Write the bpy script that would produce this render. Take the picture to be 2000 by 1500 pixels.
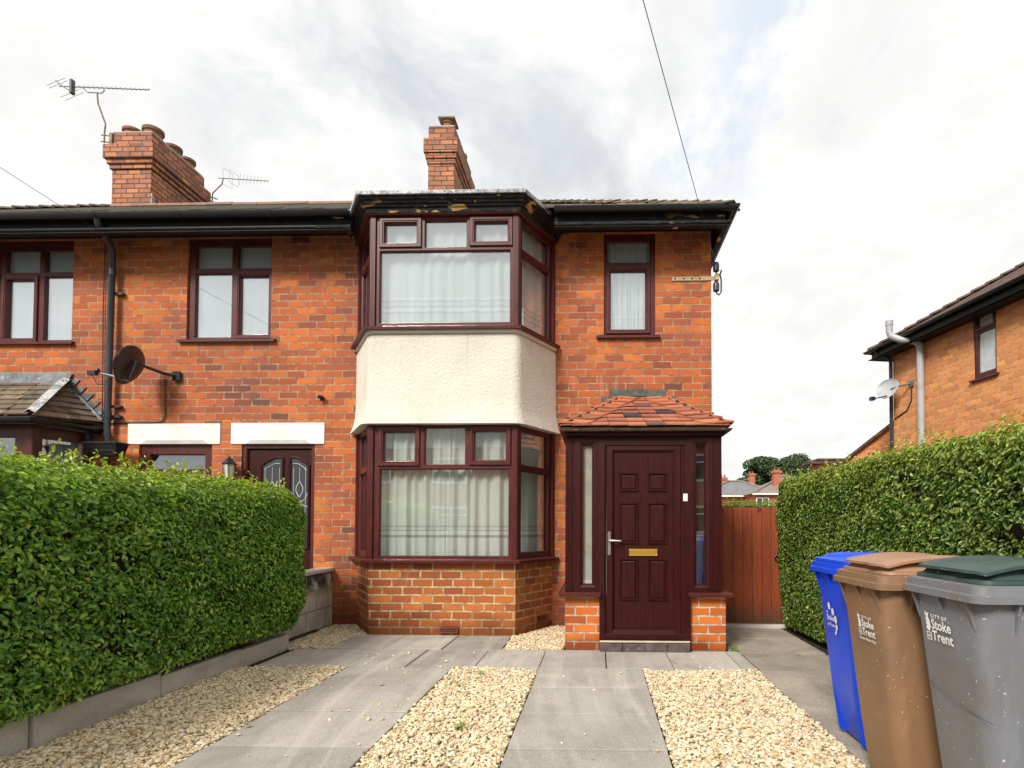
import bpy, math, random
import numpy as np
from mathutils import Vector, Matrix
R_ = math.radians
random.seed(7); rng = np.random.default_rng(11)
for o in list(bpy.data.objects): bpy.data.objects.remove(o)
S = bpy.context.scene; COL = S.collection
# ------------------------------------------------------------------ camera
cam = bpy.data.cameras.new('camera'); camo = bpy.data.objects.new('camera', cam); COL.objects.link(camo)
cam.sensor_width = 36; cam.lens = 1105/2000*36; cam.shift_x = -0.0675; cam.shift_y = 0.124
cam.clip_start = .05; cam.clip_end = 2000
camo.matrix_world = Matrix.Translation((0,0,1.237)) @ Matrix.Rotation(.027,4,'Z') @ Matrix.Rotation(math.pi/2+.027,4,'X') @ Matrix.Rotation(.002,4,'Z')
S.camera = camo
# ------------------------------------------------------------------ node helpers
class NT:
    def __init__(s, nt): s.nt = nt; s.n = nt.nodes; s.l = nt.links
    def new(s, t, **k):
        n = s.n.new(t)
        for a, b in k.items(): setattr(n, a, b)
        return n
    def put(s, sock, v):
        if v is None: return
        if isinstance(v, bpy.types.NodeSocket): s.l.new(v, sock)
        else:
            if hasattr(sock.default_value, '__len__') and not hasattr(v, '__len__'): v = (v,)*len(sock.default_value)
            if hasattr(v, '__len__') and len(v) == 3 and len(sock.default_value) == 4: v = tuple(v)+(1,)
            sock.default_value = v
    def m(s, op, a, b=None, c=None, clamp=False):
        n = s.new('ShaderNodeMath', operation=op, use_clamp=clamp)
        s.put(n.inputs[0], a); s.put(n.inputs[1], b); s.put(n.inputs[2], c); return n.outputs[0]
    def vm(s, op, a, b=None, sc=None):
        n = s.new('ShaderNodeVectorMath', operation=op); s.put(n.inputs[0], a); s.put(n.inputs[1], b)
        if sc is not None: s.put(n.inputs['Scale'], sc)
        return n.outputs['Value'] if op in ('DOT_PRODUCT','LENGTH','DISTANCE') else n.outputs[0]
    def sep(s, v): n = s.new('ShaderNodeSeparateXYZ'); s.put(n.inputs[0], v); return n.outputs
    def comb(s, x, y, z): n = s.new('ShaderNodeCombineXYZ'); s.put(n.inputs[0], x); s.put(n.inputs[1], y); s.put(n.inputs[2], z); return n.outputs[0]
    def noise(s, v, sc, det=4, rough=.55, col=False, dist=0):
        n = s.new('ShaderNodeTexNoise'); s.put(n.inputs['Vector'], v); s.put(n.inputs['Scale'], sc)
        n.inputs['Detail'].default_value = det; n.inputs['Roughness'].default_value = rough; n.inputs['Distortion'].default_value = dist
        return n.outputs['Color' if col else 'Fac']
    def white(s, v, col=False): n = s.new('ShaderNodeTexWhiteNoise', noise_dimensions='3D'); s.put(n.inputs[0], v); return n.outputs['Color' if col else 'Value']
    def ss(s, v, a, b, c=0., d=1.):
        n = s.new('ShaderNodeMapRange', interpolation_type='SMOOTHSTEP'); s.put(n.inputs[0], v)
        for i, x in enumerate((a,b,c,d)): s.put(n.inputs[i+1], x)
        return n.outputs[0]
    def mix(s, f, a, b, mode='MIX'):
        n = s.new('ShaderNodeMix', data_type='RGBA', blend_type=mode); s.put(n.inputs[0], f); s.put(n.inputs[6], a); s.put(n.inputs[7], b); return n.outputs[2]
    def ramp(s, f, st, interp='LINEAR'):
        n = s.new('ShaderNodeValToRGB'); s.put(n.inputs[0], f); r = n.color_ramp; r.interpolation = interp
        while len(r.elements) < len(st): r.elements.new(.5)
        for e, (p, c) in zip(r.elements, st): e.position = p; e.color = tuple(c)+(1,)
        return n.outputs[0]
    def bump(s, h, strength=.5, dist=.01, nrm=None):
        n = s.new('ShaderNodeBump'); s.put(n.inputs['Height'], h); n.inputs['Strength'].default_value = strength; n.inputs['Distance'].default_value = dist
        if nrm is not None: s.l.new(nrm, n.inputs['Normal'])
        return n.outputs[0]
def mat(name, fn):
    m = bpy.data.materials.new(name); m.use_nodes = True; t = NT(m.node_tree); t.n.clear()
    out = t.new('ShaderNodeOutputMaterial'); sh = fn(t); t.l.new(sh, out.inputs[0]); return m
def pbsdf(t, col, rough=.6, nrm=None, spec=.5, metal=0., coat=0.):
    p = t.new('ShaderNodeBsdfPrincipled'); t.put(p.inputs['Base Color'], col); t.put(p.inputs['Roughness'], rough)
    t.put(p.inputs['Metallic'], metal); t.put(p.inputs['Specular IOR Level'], spec); t.put(p.inputs['Coat Weight'], coat)
    if nrm is not None: t.l.new(nrm, p.inputs['Normal'])
    return p.outputs[0]
# ------------------------------------------------------------------ world, sun, exposure
SUN_EL, SUN_AZ = 38, 208    # degrees, azimuth clockwise from +Y: behind the camera, to its left
w = bpy.data.worlds.new('World'); S.world = w; w.use_nodes = True; t = NT(w.node_tree); t.n.clear()
sky = t.new('ShaderNodeTexSky', sky_type='NISHITA'); sky.sun_disc = False
sky.sun_elevation = R_(SUN_EL); sky.sun_rotation = R_(SUN_AZ)
d = t.new('ShaderNodeTexCoord').outputs['Generated']; x, y, z = t.sep(d)
zz = t.m('ADD', t.m('MAXIMUM', z, 0.), .22)
p = t.comb(t.m('DIVIDE', x, zz), t.m('DIVIDE', y, zz), 0.)
def blob(dx, dz, r0, r1):           # soft region of sky round a direction
    v = Vector((dx, 1, dz)).normalized()
    return t.ss(t.vm('DOT_PRODUCT', t.vm('NORMALIZE', d), tuple(v)), math.cos(r1), math.cos(r0))
nA = t.noise(p, 1.3, 7, .55, dist=.4); nB = t.noise(t.vm('ADD', p, (3.1, 7.7, 0)), 3.4, 8, .6, dist=.5)
nC = t.noise(t.vm('MULTIPLY', p, (1, .6, 1)), 6.5, 8, .62)
reg = t.m('MAXIMUM', blob(-.33, .66, .08, .36), t.m('MULTIPLY', blob(-.02, .66, .03, .26), .8))
reg2 = t.m('MAXIMUM', t.m('MULTIPLY', blob(.36, .86, .02, .16), .95), t.m('MULTIPLY', blob(.20, .68, .02, .13), .8))
grey = t.m('MULTIPLY', reg, t.ss(t.m('ADD', t.m('MULTIPLY', nB, .6), t.m('MULTIPLY', nA, .4)), .40, .64))
grey = t.m('ADD', grey, t.m('MULTIPLY', t.ss(nA, .50, .74), .16), clamp=True)
gap = t.m('MULTIPLY', reg2, t.ss(nC, .44, .62))
gap = t.m('ADD', gap, t.m('MULTIPLY', t.ss(nB, .62, .80), .5), clamp=True)
wisp = t.m('MULTIPLY', t.ss(nC, .35, .65, 0.955, 1.03), t.ss(nB, .36, .66, 1.03, .95))
cloud = t.mix(grey, (4.50, 4.48, 4.40), (3.10, 3.28, 3.50))
cloud = t.mix(1., cloud, t.comb(wisp, wisp, wisp), 'MULTIPLY')
blue = t.mix(.62, sky.outputs[0], (2.9, 3.6, 4.5))
full = t.mix(t.m('MULTIPLY', gap, .55), cloud, blue)
bg = t.new('ShaderNodeBackground'); t.l.new(full, bg.inputs[0]); bg.inputs[1].default_value = .1
t.l.new(bg.outputs[0], t.new('ShaderNodeOutputWorld').inputs[0])
sun = bpy.data.lights.new('sun', 'SUN'); sun.energy = 2.0; sun.angle = R_(18); sun.color = (1, .95, .87)
so = bpy.data.objects.new('sun', sun); COL.objects.link(so)
az = R_(SUN_AZ); el = R_(SUN_EL); sd = Vector((math.sin(az)*math.cos(el), math.cos(az)*math.cos(el), math.sin(el)))
so.rotation_euler = sd.to_track_quat('Z', 'Y').to_euler(); so.location = sd*30
V = S.view_settings; V.view_transform = 'Standard'; V.look = 'None'; V.gamma = 1; V.exposure = 1.2; V.use_curve_mapping = False
# ------------------------------------------------------------------ object helpers
def tag(o, label=None, cat=None, group=None, kind=None):
    if label: o['label'] = label
    if cat: o['category'] = cat
    if group: o['group'] = group
    if kind: o['kind'] = kind
    return o
def thing(name, loc, label, cat, group=None):
    o = bpy.data.objects.new(name, None); COL.objects.link(o); o.location = loc; o.empty_display_size = .2
    return tag(o, label, cat, group)
def wloc(o):
    v = Vector((0,0,0))
    while o is not None: v = v + o.location; o = o.parent
    return v
def finish(me, name, m, parent, loc=None, smooth=None):
    n = len(me.polygons); nl = len(me.loops)
    nr = np.empty(n*3, np.float32); me.polygon_normals.foreach_get('vector', nr); nr = nr.reshape(-1,3)
    ls = np.empty(n, np.int32); lt = np.empty(n, np.int32); me.polygons.foreach_get('loop_start', ls); me.polygons.foreach_get('loop_total', lt)
    vi = np.empty(nl, np.int32); me.loops.foreach_get('vertex_index', vi)
    co = np.empty(len(me.vertices)*3, np.float32); me.vertices.foreach_get('co', co); co = co.reshape(-1,3)
    tt = np.stack([-nr[:,1], nr[:,0], np.zeros(n)], 1); ln = np.linalg.norm(tt, axis=1); flat = ln < .12
    tt[~flat] /= ln[~flat][:,None]; tt[flat] = (1,0,0); bb = np.cross(nr, tt); bb[flat] = (0,1,0)
    f = np.repeat(np.arange(n), lt); P = co[vi]
    uv = np.stack([(P*tt[f]).sum(1), (P*bb[f]).sum(1)], 1).astype(np.float32)
    me.uv_layers.new(name='UVMap').data.foreach_set('uv', uv.ravel())
    if smooth is not None:
        me.shade_smooth(); me.set_sharp_from_angle(angle=R_(smooth))
    for mm in (m if isinstance(m, (list, tuple)) else [m]): me.materials.append(mm)
    o = bpy.data.objects.new(name, me); COL.objects.link(o)
    base = Vector((0,0,0))
    if parent is not None: o.parent = parent; base = wloc(parent)
    elif loc is not None: o.location = loc; base = Vector(loc)
    if base.length > 0: me.transform(Matrix.Translation(-base))
    return o
class Fr:       # a vertical plane: u along U, n outward, z up
    def __init__(s, O, U):
        L = math.hypot(*U); s.O = O; s.U = (U[0]/L, U[1]/L); s.N = (U[1]/L, -U[0]/L)
    def __call__(s, u, z, n=0.): return (s.O[0]+u*s.U[0]+n*s.N[0], s.O[1]+u*s.U[1]+n*s.N[1], z)
class MB:
    def __init__(s): s.v = []; s.f = []; s.mi = []
    def add(s, v, f, mi=0):
        b = len(s.v); s.v += [tuple(q) for q in v]; s.f += [tuple(i+b for i in q) for q in f]; s.mi += [mi]*len(f); return s
    def box(s, x0, x1, y0, y1, z0, z1, mi=0):
        return s.add([(x0,y0,z0),(x1,y0,z0),(x1,y1,z0),(x0,y1,z0),(x0,y0,z1),(x1,y0,z1),(x1,y1,z1),(x0,y1,z1)],
                     [(0,3,2,1),(4,5,6,7),(0,1,5,4),(1,2,6,5),(2,3,7,6),(3,0,4,7)], mi)
    def fbox(s, F, u0, u1, z0, z1, n0, n1, mi=0):
        q = [F(u0,z0,n1),F(u1,z0,n1),F(u1,z0,n0),F(u0,z0,n0),F(u0,z1,n1),F(u1,z1,n1),F(u1,z1,n0),F(u0,z1,n0)]
        return s.add(q, [(0,3,2,1),(4,5,6,7),(0,1,5,4),(1,2,6,5),(2,3,7,6),(3,0,4,7)], mi)
    def prism(s, pts, vec, mi=0):       # polygon pts (3D) extruded by vec; pts counter-clockwise seen from -vec side
        n = len(pts); a = [Vector(q) for q in pts]; b = [q+Vector(vec) for q in a]
        return s.add(a+b, [tuple(range(n))[::-1], tuple(range(n, 2*n))]+[(i,(i+1)%n,(i+1)%n+n,i+n) for i in range(n)], mi)
    def ring(s, F, u0, u1, z0, z1, prof, mi=0):     # mitred frame, prof = [(inset, n)...] closed section
        loops = []
        for i, n in prof: loops += [F(u0+i,z0+i,n),F(u1-i,z0+i,n),F(u1-i,z1-i,n),F(u0+i,z1-i,n)]
        k = len(prof); f = []
        for a in range(k):
            b = (a+1) % k
            for j in range(4): f.append((4*a+j, 4*a+(j+1)%4, 4*b+(j+1)%4, 4*b+j))
        return s.add(loops, f, mi)
    def panel(s, F, u0, u1, z0, z1, n0, n1, holes, mi=0):   # slab with rectangular holes
        us = sorted({u0,u1,*[h[0] for h in holes],*[h[1] for h in holes]}); zs = sorted({z0,z1,*[h[2] for h in holes],*[h[3] for h in holes]})
        us = [q for q in us if u0 <= q <= u1]; zs = [q for q in zs if z0 <= q <= z1]
        inh = lambda u, z: any(h[0] < u < h[1] and h[2] < z < h[3] for h in holes)
        def solid(i, j):
            if i < 0 or j < 0 or i >= len(us)-1 or j >= len(zs)-1: return False
            return not inh((us[i]+us[i+1])/2, (zs[j]+zs[j+1])/2)
        for i in range(len(us)-1):
            for j in range(len(zs)-1):
                if not solid(i, j): continue
                a, b, c, e = us[i], us[i+1], zs[j], zs[j+1]
                s.add([F(a,c,n1),F(b,c,n1),F(b,e,n1),F(a,e,n1)], [(0,1,2,3)], mi)
                s.add([F(a,c,n0),F(b,c,n0),F(b,e,n0),F(a,e,n0)], [(3,2,1,0)], mi)
                if not solid(i-1,j): s.add([F(a,c,n0),F(a,c,n1),F(a,e,n1),F(a,e,n0)], [(0,1,2,3)], mi)
                if not solid(i+1,j): s.add([F(b,c,n1),F(b,c,n0),F(b,e,n0),F(b,e,n1)], [(0,1,2,3)], mi)
                if not solid(i,j-1): s.add([F(a,c,n0),F(b,c,n0),F(b,c,n1),F(a,c,n1)], [(0,1,2,3)], mi)
                if not solid(i,j+1): s.add([F(a,e,n1),F(b,e,n1),F(b,e,n0),F(a,e,n0)], [(0,1,2,3)], mi)
        return s
    def sweep(s, path, prof, mi=0, closed=True, caps=True):  # prof = [(off, z)] along a plan polyline, outward = right of travel
        m = len(path); offs = []
        for i in range(m):
            ds = []
            if i > 0: ds.append(Vector((path[i][0]-path[i-1][0], path[i][1]-path[i-1][1])).normalized())
            if i < m-1: ds.append(Vector((path[i+1][0]-path[i][0], path[i+1][1]-path[i][1])).normalized())
            ns = [Vector((q.y, -q.x)) for q in ds]; nn = ns[0] if len(ns) == 1 else (ns[0]+ns[1]).normalized()/max(.3, math.cos(ns[0].angle(ns[1])/2))
            offs.append(nn)
        v = [(path[i][0]+offs[i].x*o, path[i][1]+offs[i].y*o, z) for i in range(m) for o, z in prof]
        k = len(prof); f = []
        for i in range(m-1):
            for j in range(k if closed else k-1): f.append((i*k+j, (i+1)*k+j, (i+1)*k+(j+1)%k, i*k+(j+1)%k))
        if closed and caps: f += [tuple(range(k)), tuple(range((m-1)*k, m*k))[::-1]]
        return s.add(v, f, mi)
    def tube(s, pts, r, n=8, mi=0, caps=True):
        P = [Vector(q) for q in pts]; rs = r if isinstance(r, (list, tuple)) else [r]*len(P); v = []; f = []; up = None
        for i, q in enumerate(P):
            tn = (P[min(i+1, len(P)-1)]-P[max(i-1, 0)]).normalized()
            if up is None: up = Vector((0,0,1)) if abs(tn.z) < .9 else Vector((1,0,0))
            a = tn.cross(up).normalized(); b = a.cross(tn).normalized(); up = b
            for k in range(n): an = 2*math.pi*k/n; v.append(q+(a*math.cos(an)+b*math.sin(an))*rs[i])
        for i in range(len(P)-1):
            for k in range(n): f.append((i*n+k, (i+1)*n+k, (i+1)*n+(k+1)%n, i*n+(k+1)%n))
        if caps: f += [tuple(range(n)), tuple(range((len(P)-1)*n, len(P)*n))[::-1]]
        return s.add(v, f, mi)
    def lathe(s, c, prof, n=20, mi=0, axis=None):
        A = Vector(axis or (0,0,1)).normalized(); a = A.orthogonal().normalized(); b = A.cross(a); v = []; f = []; c = Vector(c)
        for r, h in prof:
            for k in range(n): an = 2*math.pi*k/n; v.append(c+A*h+(a*math.cos(an)+b*math.sin(an))*r)
        for i in range(len(prof)-1):
            for k in range(n): f.append((i*n+k, i*n+(k+1)%n, (i+1)*n+(k+1)%n, (i+1)*n+k))
        f += [tuple(range(n))[::-1], tuple(range((len(prof)-1)*n, len(prof)*n))]
        return s.add(v, f, mi)
    def build(s, name, m, parent=None, label=None, smooth=None, loc=None, bevel=0, recalc=False):
        me = bpy.data.meshes.new(name); me.from_pydata(s.v, [], s.f)
        if isinstance(m, (list, tuple)): me.polygons.foreach_set('material_index', s.mi)
        if recalc:
            import bmesh
            bm = bmesh.new(); bm.from_mesh(me); bmesh.ops.recalc_face_normals(bm, faces=bm.faces); bm.to_mesh(me); bm.free()
        me.update(); o = finish(me, name, m, parent, loc, smooth)
        if label: o['label'] = label
        if bevel:
            b = o.modifiers.new('bevel', 'BEVEL'); b.width = bevel; b.segments = 2; b.limit_method = 'ANGLE'
        return o
# ------------------------------------------------------------------ materials
def uvn(t): return t.new('ShaderNodeUVMap').outputs[0]
def objc(t): return t.new('ShaderNodeTexCoord').outputs['Object']
def brick_fn(L, H, pal, mortar, mw=.010, vary=.42, offv=0., dirt=None, sooty=0., bands=1.):
    def fn(t):
        uv = uvn(t); pos = objc(t); u, v, _ = t.sep(uv)
        wob = t.m('MULTIPLY', t.m('SUBTRACT', t.noise(uv, 9, 2), .5), .010)
        v2 = t.m('DIVIDE', t.m('ADD', t.m('ADD', v, offv), wob), H); row = t.m('FLOOR', v2); fy = t.m('FRACT', v2)
        sh = t.m('MULTIPLY', t.m('MODULO', t.m('ABSOLUTE', row), 2.), .5)
        rj = t.m('MULTIPLY', t.m('SUBTRACT', t.white(t.comb(row, 3.3, 1.7)), .5), .16)
        u2 = t.m('ADD', t.m('DIVIDE', u, L), t.m('ADD', sh, rj)); col = t.m('FLOOR', u2); fx = t.m('FRACT', u2)
        dx = t.m('MULTIPLY', t.m('MINIMUM', fx, t.m('SUBTRACT', 1., fx)), L); dy = t.m('MULTIPLY', t.m('MINIMUM', fy, t.m('SUBTRACT', 1., fy)), H)
        d_ = t.m('SUBTRACT', t.m('MINIMUM', dx, dy), t.m('MULTIPLY', t.m('POWER', t.m('MAXIMUM', t.m('SUBTRACT', .012, t.m('MAXIMUM', dx, dy)), 0.), 1.), .6))
        rag = t.m('MULTIPLY', t.m('SUBTRACT', t.noise(uv, 70, 4, .65), .5), .009)
        e = t.m('ADD', d_, rag); msk = t.ss(e, mw*.36, mw*.36+.0035)
        cell = t.comb(col, row, 0.); r1 = t.white(cell); r2 = t.white(t.comb(col, row, 5.)); r3 = t.white(t.comb(col, row, 9.))
        big = t.noise(pos, .55, 3); f = t.m('ADD', t.m('MULTIPLY_ADD', r1, .74, .17), t.m('MULTIPLY', t.m('SUBTRACT', big, .5), 1.15*bands), clamp=True)
        c = t.ramp(f, pal, 'LINEAR')
        k = t.ss(r2, 0., 1., 1-vary*.35, 1+vary*.35); c = t.mix(1., c, t.comb(k, k, k), 'MULTIPLY')
        n1 = t.noise(uv, 45, 6, .7); c = t.mix(t.ss(n1, .52, .75, 0, .5), c, t.mix(1., c, (.55, .5, .5), 'MULTIPLY'))
        # lighter fired rims on some bricks, mauve flashes on others
        rim = t.m('MULTIPLY', t.ss(e, .004, .018, 1., 0.), t.ss(r3, .62, .9)); c = t.mix(t.m('MULTIPLY', rim, .5), c, (.42, .23, .17))
        mv = t.m('MULTIPLY', t.ss(t.noise(t.vm('MULTIPLY', uv, (1, 2.2, 1)), 5.5, 3), .58, .7), t.ss(r2, .45, .7)); c = t.mix(t.m('MULTIPLY', mv, .55), c, (.20, .085, .075))
        mc = t.mix(t.ss(t.noise(uv, 12, 5), .35, .7), mortar, (mortar[0]*.5, mortar[1]*.38, mortar[2]*.38))
        col_ = t.mix(msk, mc, c)
        sp = t.m('MULTIPLY', t.ss(t.noise(uv, 60, 2, .5), .735, .76), t.ss(t.noise(uv, 3, 2), .45, .6)); col_ = t.mix(t.m('MULTIPLY', sp, .7), col_, (.6, .55, .48))
        if dirt is not None: zq = t.sep(pos)[2]; col_ = t.mix(t.m('MULTIPLY', t.ss(t.noise(t.vm('MULTIPLY', pos, (1,1,.45)), 1.7, 5, .6), .46, .68), .30), col_, (.13,.055,.045)); col_ = t.mix(t.m('MULTIPLY', t.ss(t.noise(t.vm('MULTIPLY', pos, (3,3,.7)), 2.6, 5, .6), .60, .72), .28), col_, (.52,.36,.28))
        if sooty: col_ = t.mix(t.m('MULTIPLY', t.ss(t.noise(pos, 2.2, 5, .65), .45, .72), sooty), col_, (.035, .03, .03))
        if dirt is not None:
            zc = t.sep(pos)[2]; g = t.ss(t.m('ADD', zc, t.m('MULTIPLY', t.m('SUBTRACT', t.noise(pos, 2.5, 4), .5), .35)), dirt[0], dirt[1], .85, 0.)
            col_ = t.mix(g, col_, t.mix(1., col_, (.42, .36, .36), 'MULTIPLY'))
        h = t.m('ADD', t.m('MULTIPLY', msk, 1.), t.m('MULTIPLY', n1, .35))
        return pbsdf(t, col_, t.m('MULTIPLY_ADD', n1, .3, .6), t.bump(h, .7, .006), .25)
    return fn
PAL = [(0., (.16,.062,.050)), (.12, (.25,.075,.042)), (.26, (.32,.084,.038)), (.48, (.40,.096,.033)), (.68, (.455,.112,.031)), (.88, (.51,.138,.030)), (1., (.56,.18,.032))]
PAL2 = [(0., (.20,.065,.030)), (.3, (.32,.090,.026)), (.6, (.40,.125,.030)), (1., (.47,.165,.036))]
PALP = [(0., (.36,.07,.02)), (.5, (.55,.135,.022)), (1., (.64,.19,.03))]
PALR = [(0., (.55,.20,.085)), (.4, (.64,.25,.085)), (1., (.70,.30,.10))]
M_brick = mat('facade brick', brick_fn(.238, .09, PAL, (.40,.27,.155), .0165, offv=.03, dirt=(.0, .5)))
M_brickb = mat('bay brick', brick_fn(.233, .0912, PAL2, (.56,.43,.25), .020, dirt=(.02, .30), bands=.5))
M_brickp = mat('pier brick', brick_fn(.223, .0867, PALP, (.58,.47,.36), .017, dirt=(.02, .2), bands=.4))
M_brickr = mat('orange brick', brick_fn(.24, .085, PALR, (.62,.42,.25), .015))
M_brickc = mat('chimney brick', brick_fn(.235, .088, [(0., (.20,.085,.06)), (.35, (.32,.13,.085)), (.7, (.42,.165,.09)), (1., (.52,.20,.085))], (.12,.09,.07), .021, sooty=.45))
M_brickf = mat('far brick', brick_fn(.24, .085, [(0., (.36,.10,.06)), (1., (.50,.16,.09))], (.4,.25,.18), .01))
def noisy(c1, c2, sc=8, rough=.7, bump=.3, bsc=60, bd=.004, spec=.3, c3=None, metal=0, uvs=False, rough2=None):
    def fn(t):
        v = uvn(t) if uvs else objc(t); n = t.noise(v, sc, 6, .6); c = t.mix(t.ss(n, .35, .65), c1, c2)
        if c3: c = t.mix(t.ss(t.noise(v, sc*2.3, 5, .7), .56, .68), c, c3)
        return pbsdf(t, c, rough, t.bump(t.noise(v, bsc, 5, .65), bump, bd), spec, metal)
    return fn
def plain(c, rough=.5, spec=.5, metal=0): return lambda t: pbsdf(t, t.mix(t.ss(t.noise(objc(t), 6, 5), .3, .7), c, tuple(q*.8 for q in c)), rough, None, spec, metal)
def render_fn(t):
    v = objc(t); n = t.noise(v, 34, 5, .6, dist=.6); n2 = t.noise(v, 1.6, 5)
    c = t.mix(t.ss(n2, .35, .7), (.66,.63,.55), (.59,.555,.475)); zc = t.sep(v)[2]
    st = t.m('MULTIPLY', t.ss(t.noise(t.vm('MULTIPLY', v, (6,6,1)), 3, 5), .55, .75), t.ss(zc, 2.4, 2.62, .5, .06)); c = t.mix(st, c, (.36,.30,.2))
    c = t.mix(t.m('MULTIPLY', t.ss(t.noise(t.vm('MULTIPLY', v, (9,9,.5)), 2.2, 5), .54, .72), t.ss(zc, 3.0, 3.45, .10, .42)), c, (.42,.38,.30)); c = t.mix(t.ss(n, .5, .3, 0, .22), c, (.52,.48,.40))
    return pbsdf(t, c, .85, t.bump(n, .75, .016), .2)
M_render = mat('roughcast render', render_fn)
def upvc_fn(t):
    v = objc(t); g = t.noise(t.vm('MULTIPLY', v, (60, 60, 3)), 2.2, 5, .7, dist=.5); g2 = t.noise(v, 3, 3)
    c = t.mix(t.ss(g, .35, .68), (.055,.0105,.0100), (.120,.023,.017)); c = t.mix(t.ss(g2, .45, .7, 0, .45), c, (.036,.010,.013))
    return pbsdf(t, c, t.m('MULTIPLY_ADD', g, .25, .25), t.bump(g, .12, .001), .32)
M_upvc = mat('mahogany woodgrain', upvc_fn)
def door_fn(t):
    v = objc(t); g = t.noise(t.vm('MULTIPLY', v, (45, 45, 2)), 2.2, 5, .7, dist=.5)
    return pbsdf(t, t.mix(t.ss(g, .35, .7), (.022,.0032,.0034), (.048,.0066,.0056)), .40, t.bump(g, .12, .001), .22)
M_door = mat('dark red door', door_fn)
def black_fn(t):
    v = objc(t); g = t.noise(t.vm('MULTIPLY', v, (1.2, 1.2, 4)), 3.0, 5, .5); n = t.noise(v, 14, 6, .7)
    c = t.mix(t.ss(n, .4, .7), (.008,.008,.009), (.026,.025,.027))
    pe = t.m('MULTIPLY', t.ss(g, .600, .606), t.ss(t.noise(v, .9, 2), .46, .54)); c = t.mix(pe, c, (.56,.36,.12))
    return pbsdf(t, c, t.m('MULTIPLY_ADD', n, .3, .28), t.bump(t.m('SUBTRACT', t.noise(t.vm('MULTIPLY', v, (1,1,7)), 7, 5, .7), t.m('MULTIPLY', pe, .3)), .9, .02), .25)
M_peel = mat('peeling black paint', black_fn)
M_black = mat('black gloss plastic', plain((.016,.017,.021), .32))
M_blackm = mat('black matt paint', noisy((.006,.006,.007), (.014,.013,.014), 9, .5, .2, 40, spec=.2))
M_pipe = mat('grey black pipe', plain((.035,.040,.052), .33))
def lead_fn(t):
    v = objc(t); n = t.noise(v, 9, 6, .7, dist=1.); c = t.mix(t.ss(n, .4, .62), (.50,.52,.52), (.14,.15,.16)); c = t.mix(t.ss(t.noise(v, 22, 4), .6, .66), c, (.03,.03,.03))
    return pbsdf(t, c, .5, t.bump(n, .3, .006), .5)
M_lead = mat('weathered lead', lead_fn)
M_leadd = mat('dark lead', noisy((.05,.055,.065), (.13,.145,.16), 7, .45, .4, 20, .01, .5, (.30,.31,.32)))
M_slate = mat('grey green flashing', noisy((.06,.07,.062), (.11,.12,.11), 12, .8, .4, 80))
def tile_isl(stops, rough=.75, moss=None):
    def fn(t):
        g = t.new('ShaderNodeNewGeometry').outputs['Random Per Island']; v = objc(t); c = t.ramp(g, stops, 'CONSTANT')
        n = t.noise(v, 20, 5, .65); c = t.mix(t.ss(n, .4, .75, 0, .5), c, t.mix(1., c, (.5,.42,.4), 'MULTIPLY'))
        if moss: c = t.mix(t.ss(t.noise(v, 7, 5), .5, .66, 0, .8), c, moss)
        return pbsdf(t, c, rough, t.bump(t.noise(v, 90, 4), .3, .003), .3)
    return fn
M_ptile = mat('terracotta tile', tile_isl([(0,(.38,.13,.075)),(.22,(.44,.165,.095)),(.42,(.33,.115,.075)),(.6,(.25,.105,.08)),(.74,(.16,.085,.08)),(.84,(.055,.05,.055)),(.91,(.42,.15,.085))]))
M_htile = mat('orange hip tile', tile_isl([(0,(.44,.155,.08)),(.3,(.48,.18,.095)),(.6,(.38,.13,.07)),(.85,(.30,.115,.07))]))
M_otile = mat('old brown tile', tile_isl([(0,(.16,.12,.085)),(.25,(.23,.175,.12)),(.5,(.13,.095,.07)),(.75,(.19,.15,.11))], .85, (.06,.06,.03)))
def roof_fn(L, H, c1, c2, moss=(.03,.035,.015), ma=.8):
    def fn(t):
        uv = uvn(t); u, v, _ = t.sep(uv); v2 = t.m('DIVIDE', v, H); row = t.m('FLOOR', v2); fy = t.m('FRACT', v2)
        u2 = t.m('ADD', t.m('DIVIDE', u, L), t.m('MULTIPLY', t.m('MODULO', t.m('ABSOLUTE', row), 2.), .5)); fx = t.m('FRACT', u2)
        r = t.white(t.comb(t.m('FLOOR', u2), row, 1.)); c = t.mix(r, c1, c2); c = t.mix(t.ss(t.noise(uv, 2.5, 6, .7), .4, .62, 0, ma), c, moss)
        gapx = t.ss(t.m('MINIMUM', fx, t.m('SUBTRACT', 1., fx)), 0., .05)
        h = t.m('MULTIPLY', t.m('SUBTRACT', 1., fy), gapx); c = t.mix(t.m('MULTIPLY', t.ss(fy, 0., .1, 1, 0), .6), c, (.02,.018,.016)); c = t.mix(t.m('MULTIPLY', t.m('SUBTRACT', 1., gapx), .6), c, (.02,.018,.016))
        return pbsdf(t, c, .85, t.bump(t.m('ADD', h, t.m('MULTIPLY', t.noise(uv, 40, 4), .2)), .9, .02), .2)
    return fn
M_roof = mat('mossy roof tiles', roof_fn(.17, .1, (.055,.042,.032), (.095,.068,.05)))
M_roofr = mat('brown roof tiles', roof_fn(.2, .12, (.085,.050,.040), (.14,.085,.065), (.05,.035,.03), .4))
M_roofg = mat('grey roof tiles', roof_fn(.3, .3, (.17,.17,.185), (.22,.22,.24), (.2,.19,.19), .3))
M_roofb = mat('beige roof tiles', roof_fn(.3, .3, (.23,.19,.16), (.28,.24,.21), (.2,.18,.15), .4))
M_ridge = mat('ridge terracotta', noisy((.30,.155,.11), (.21,.13,.095), 3, .8, .3, 50, c3=(.12,.10,.075)))
M_pot = mat('clay pot', noisy((.26,.11,.06), (.15,.09,.055), 5, .75, .3, 50, c3=(.10,.08,.06)))
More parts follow.
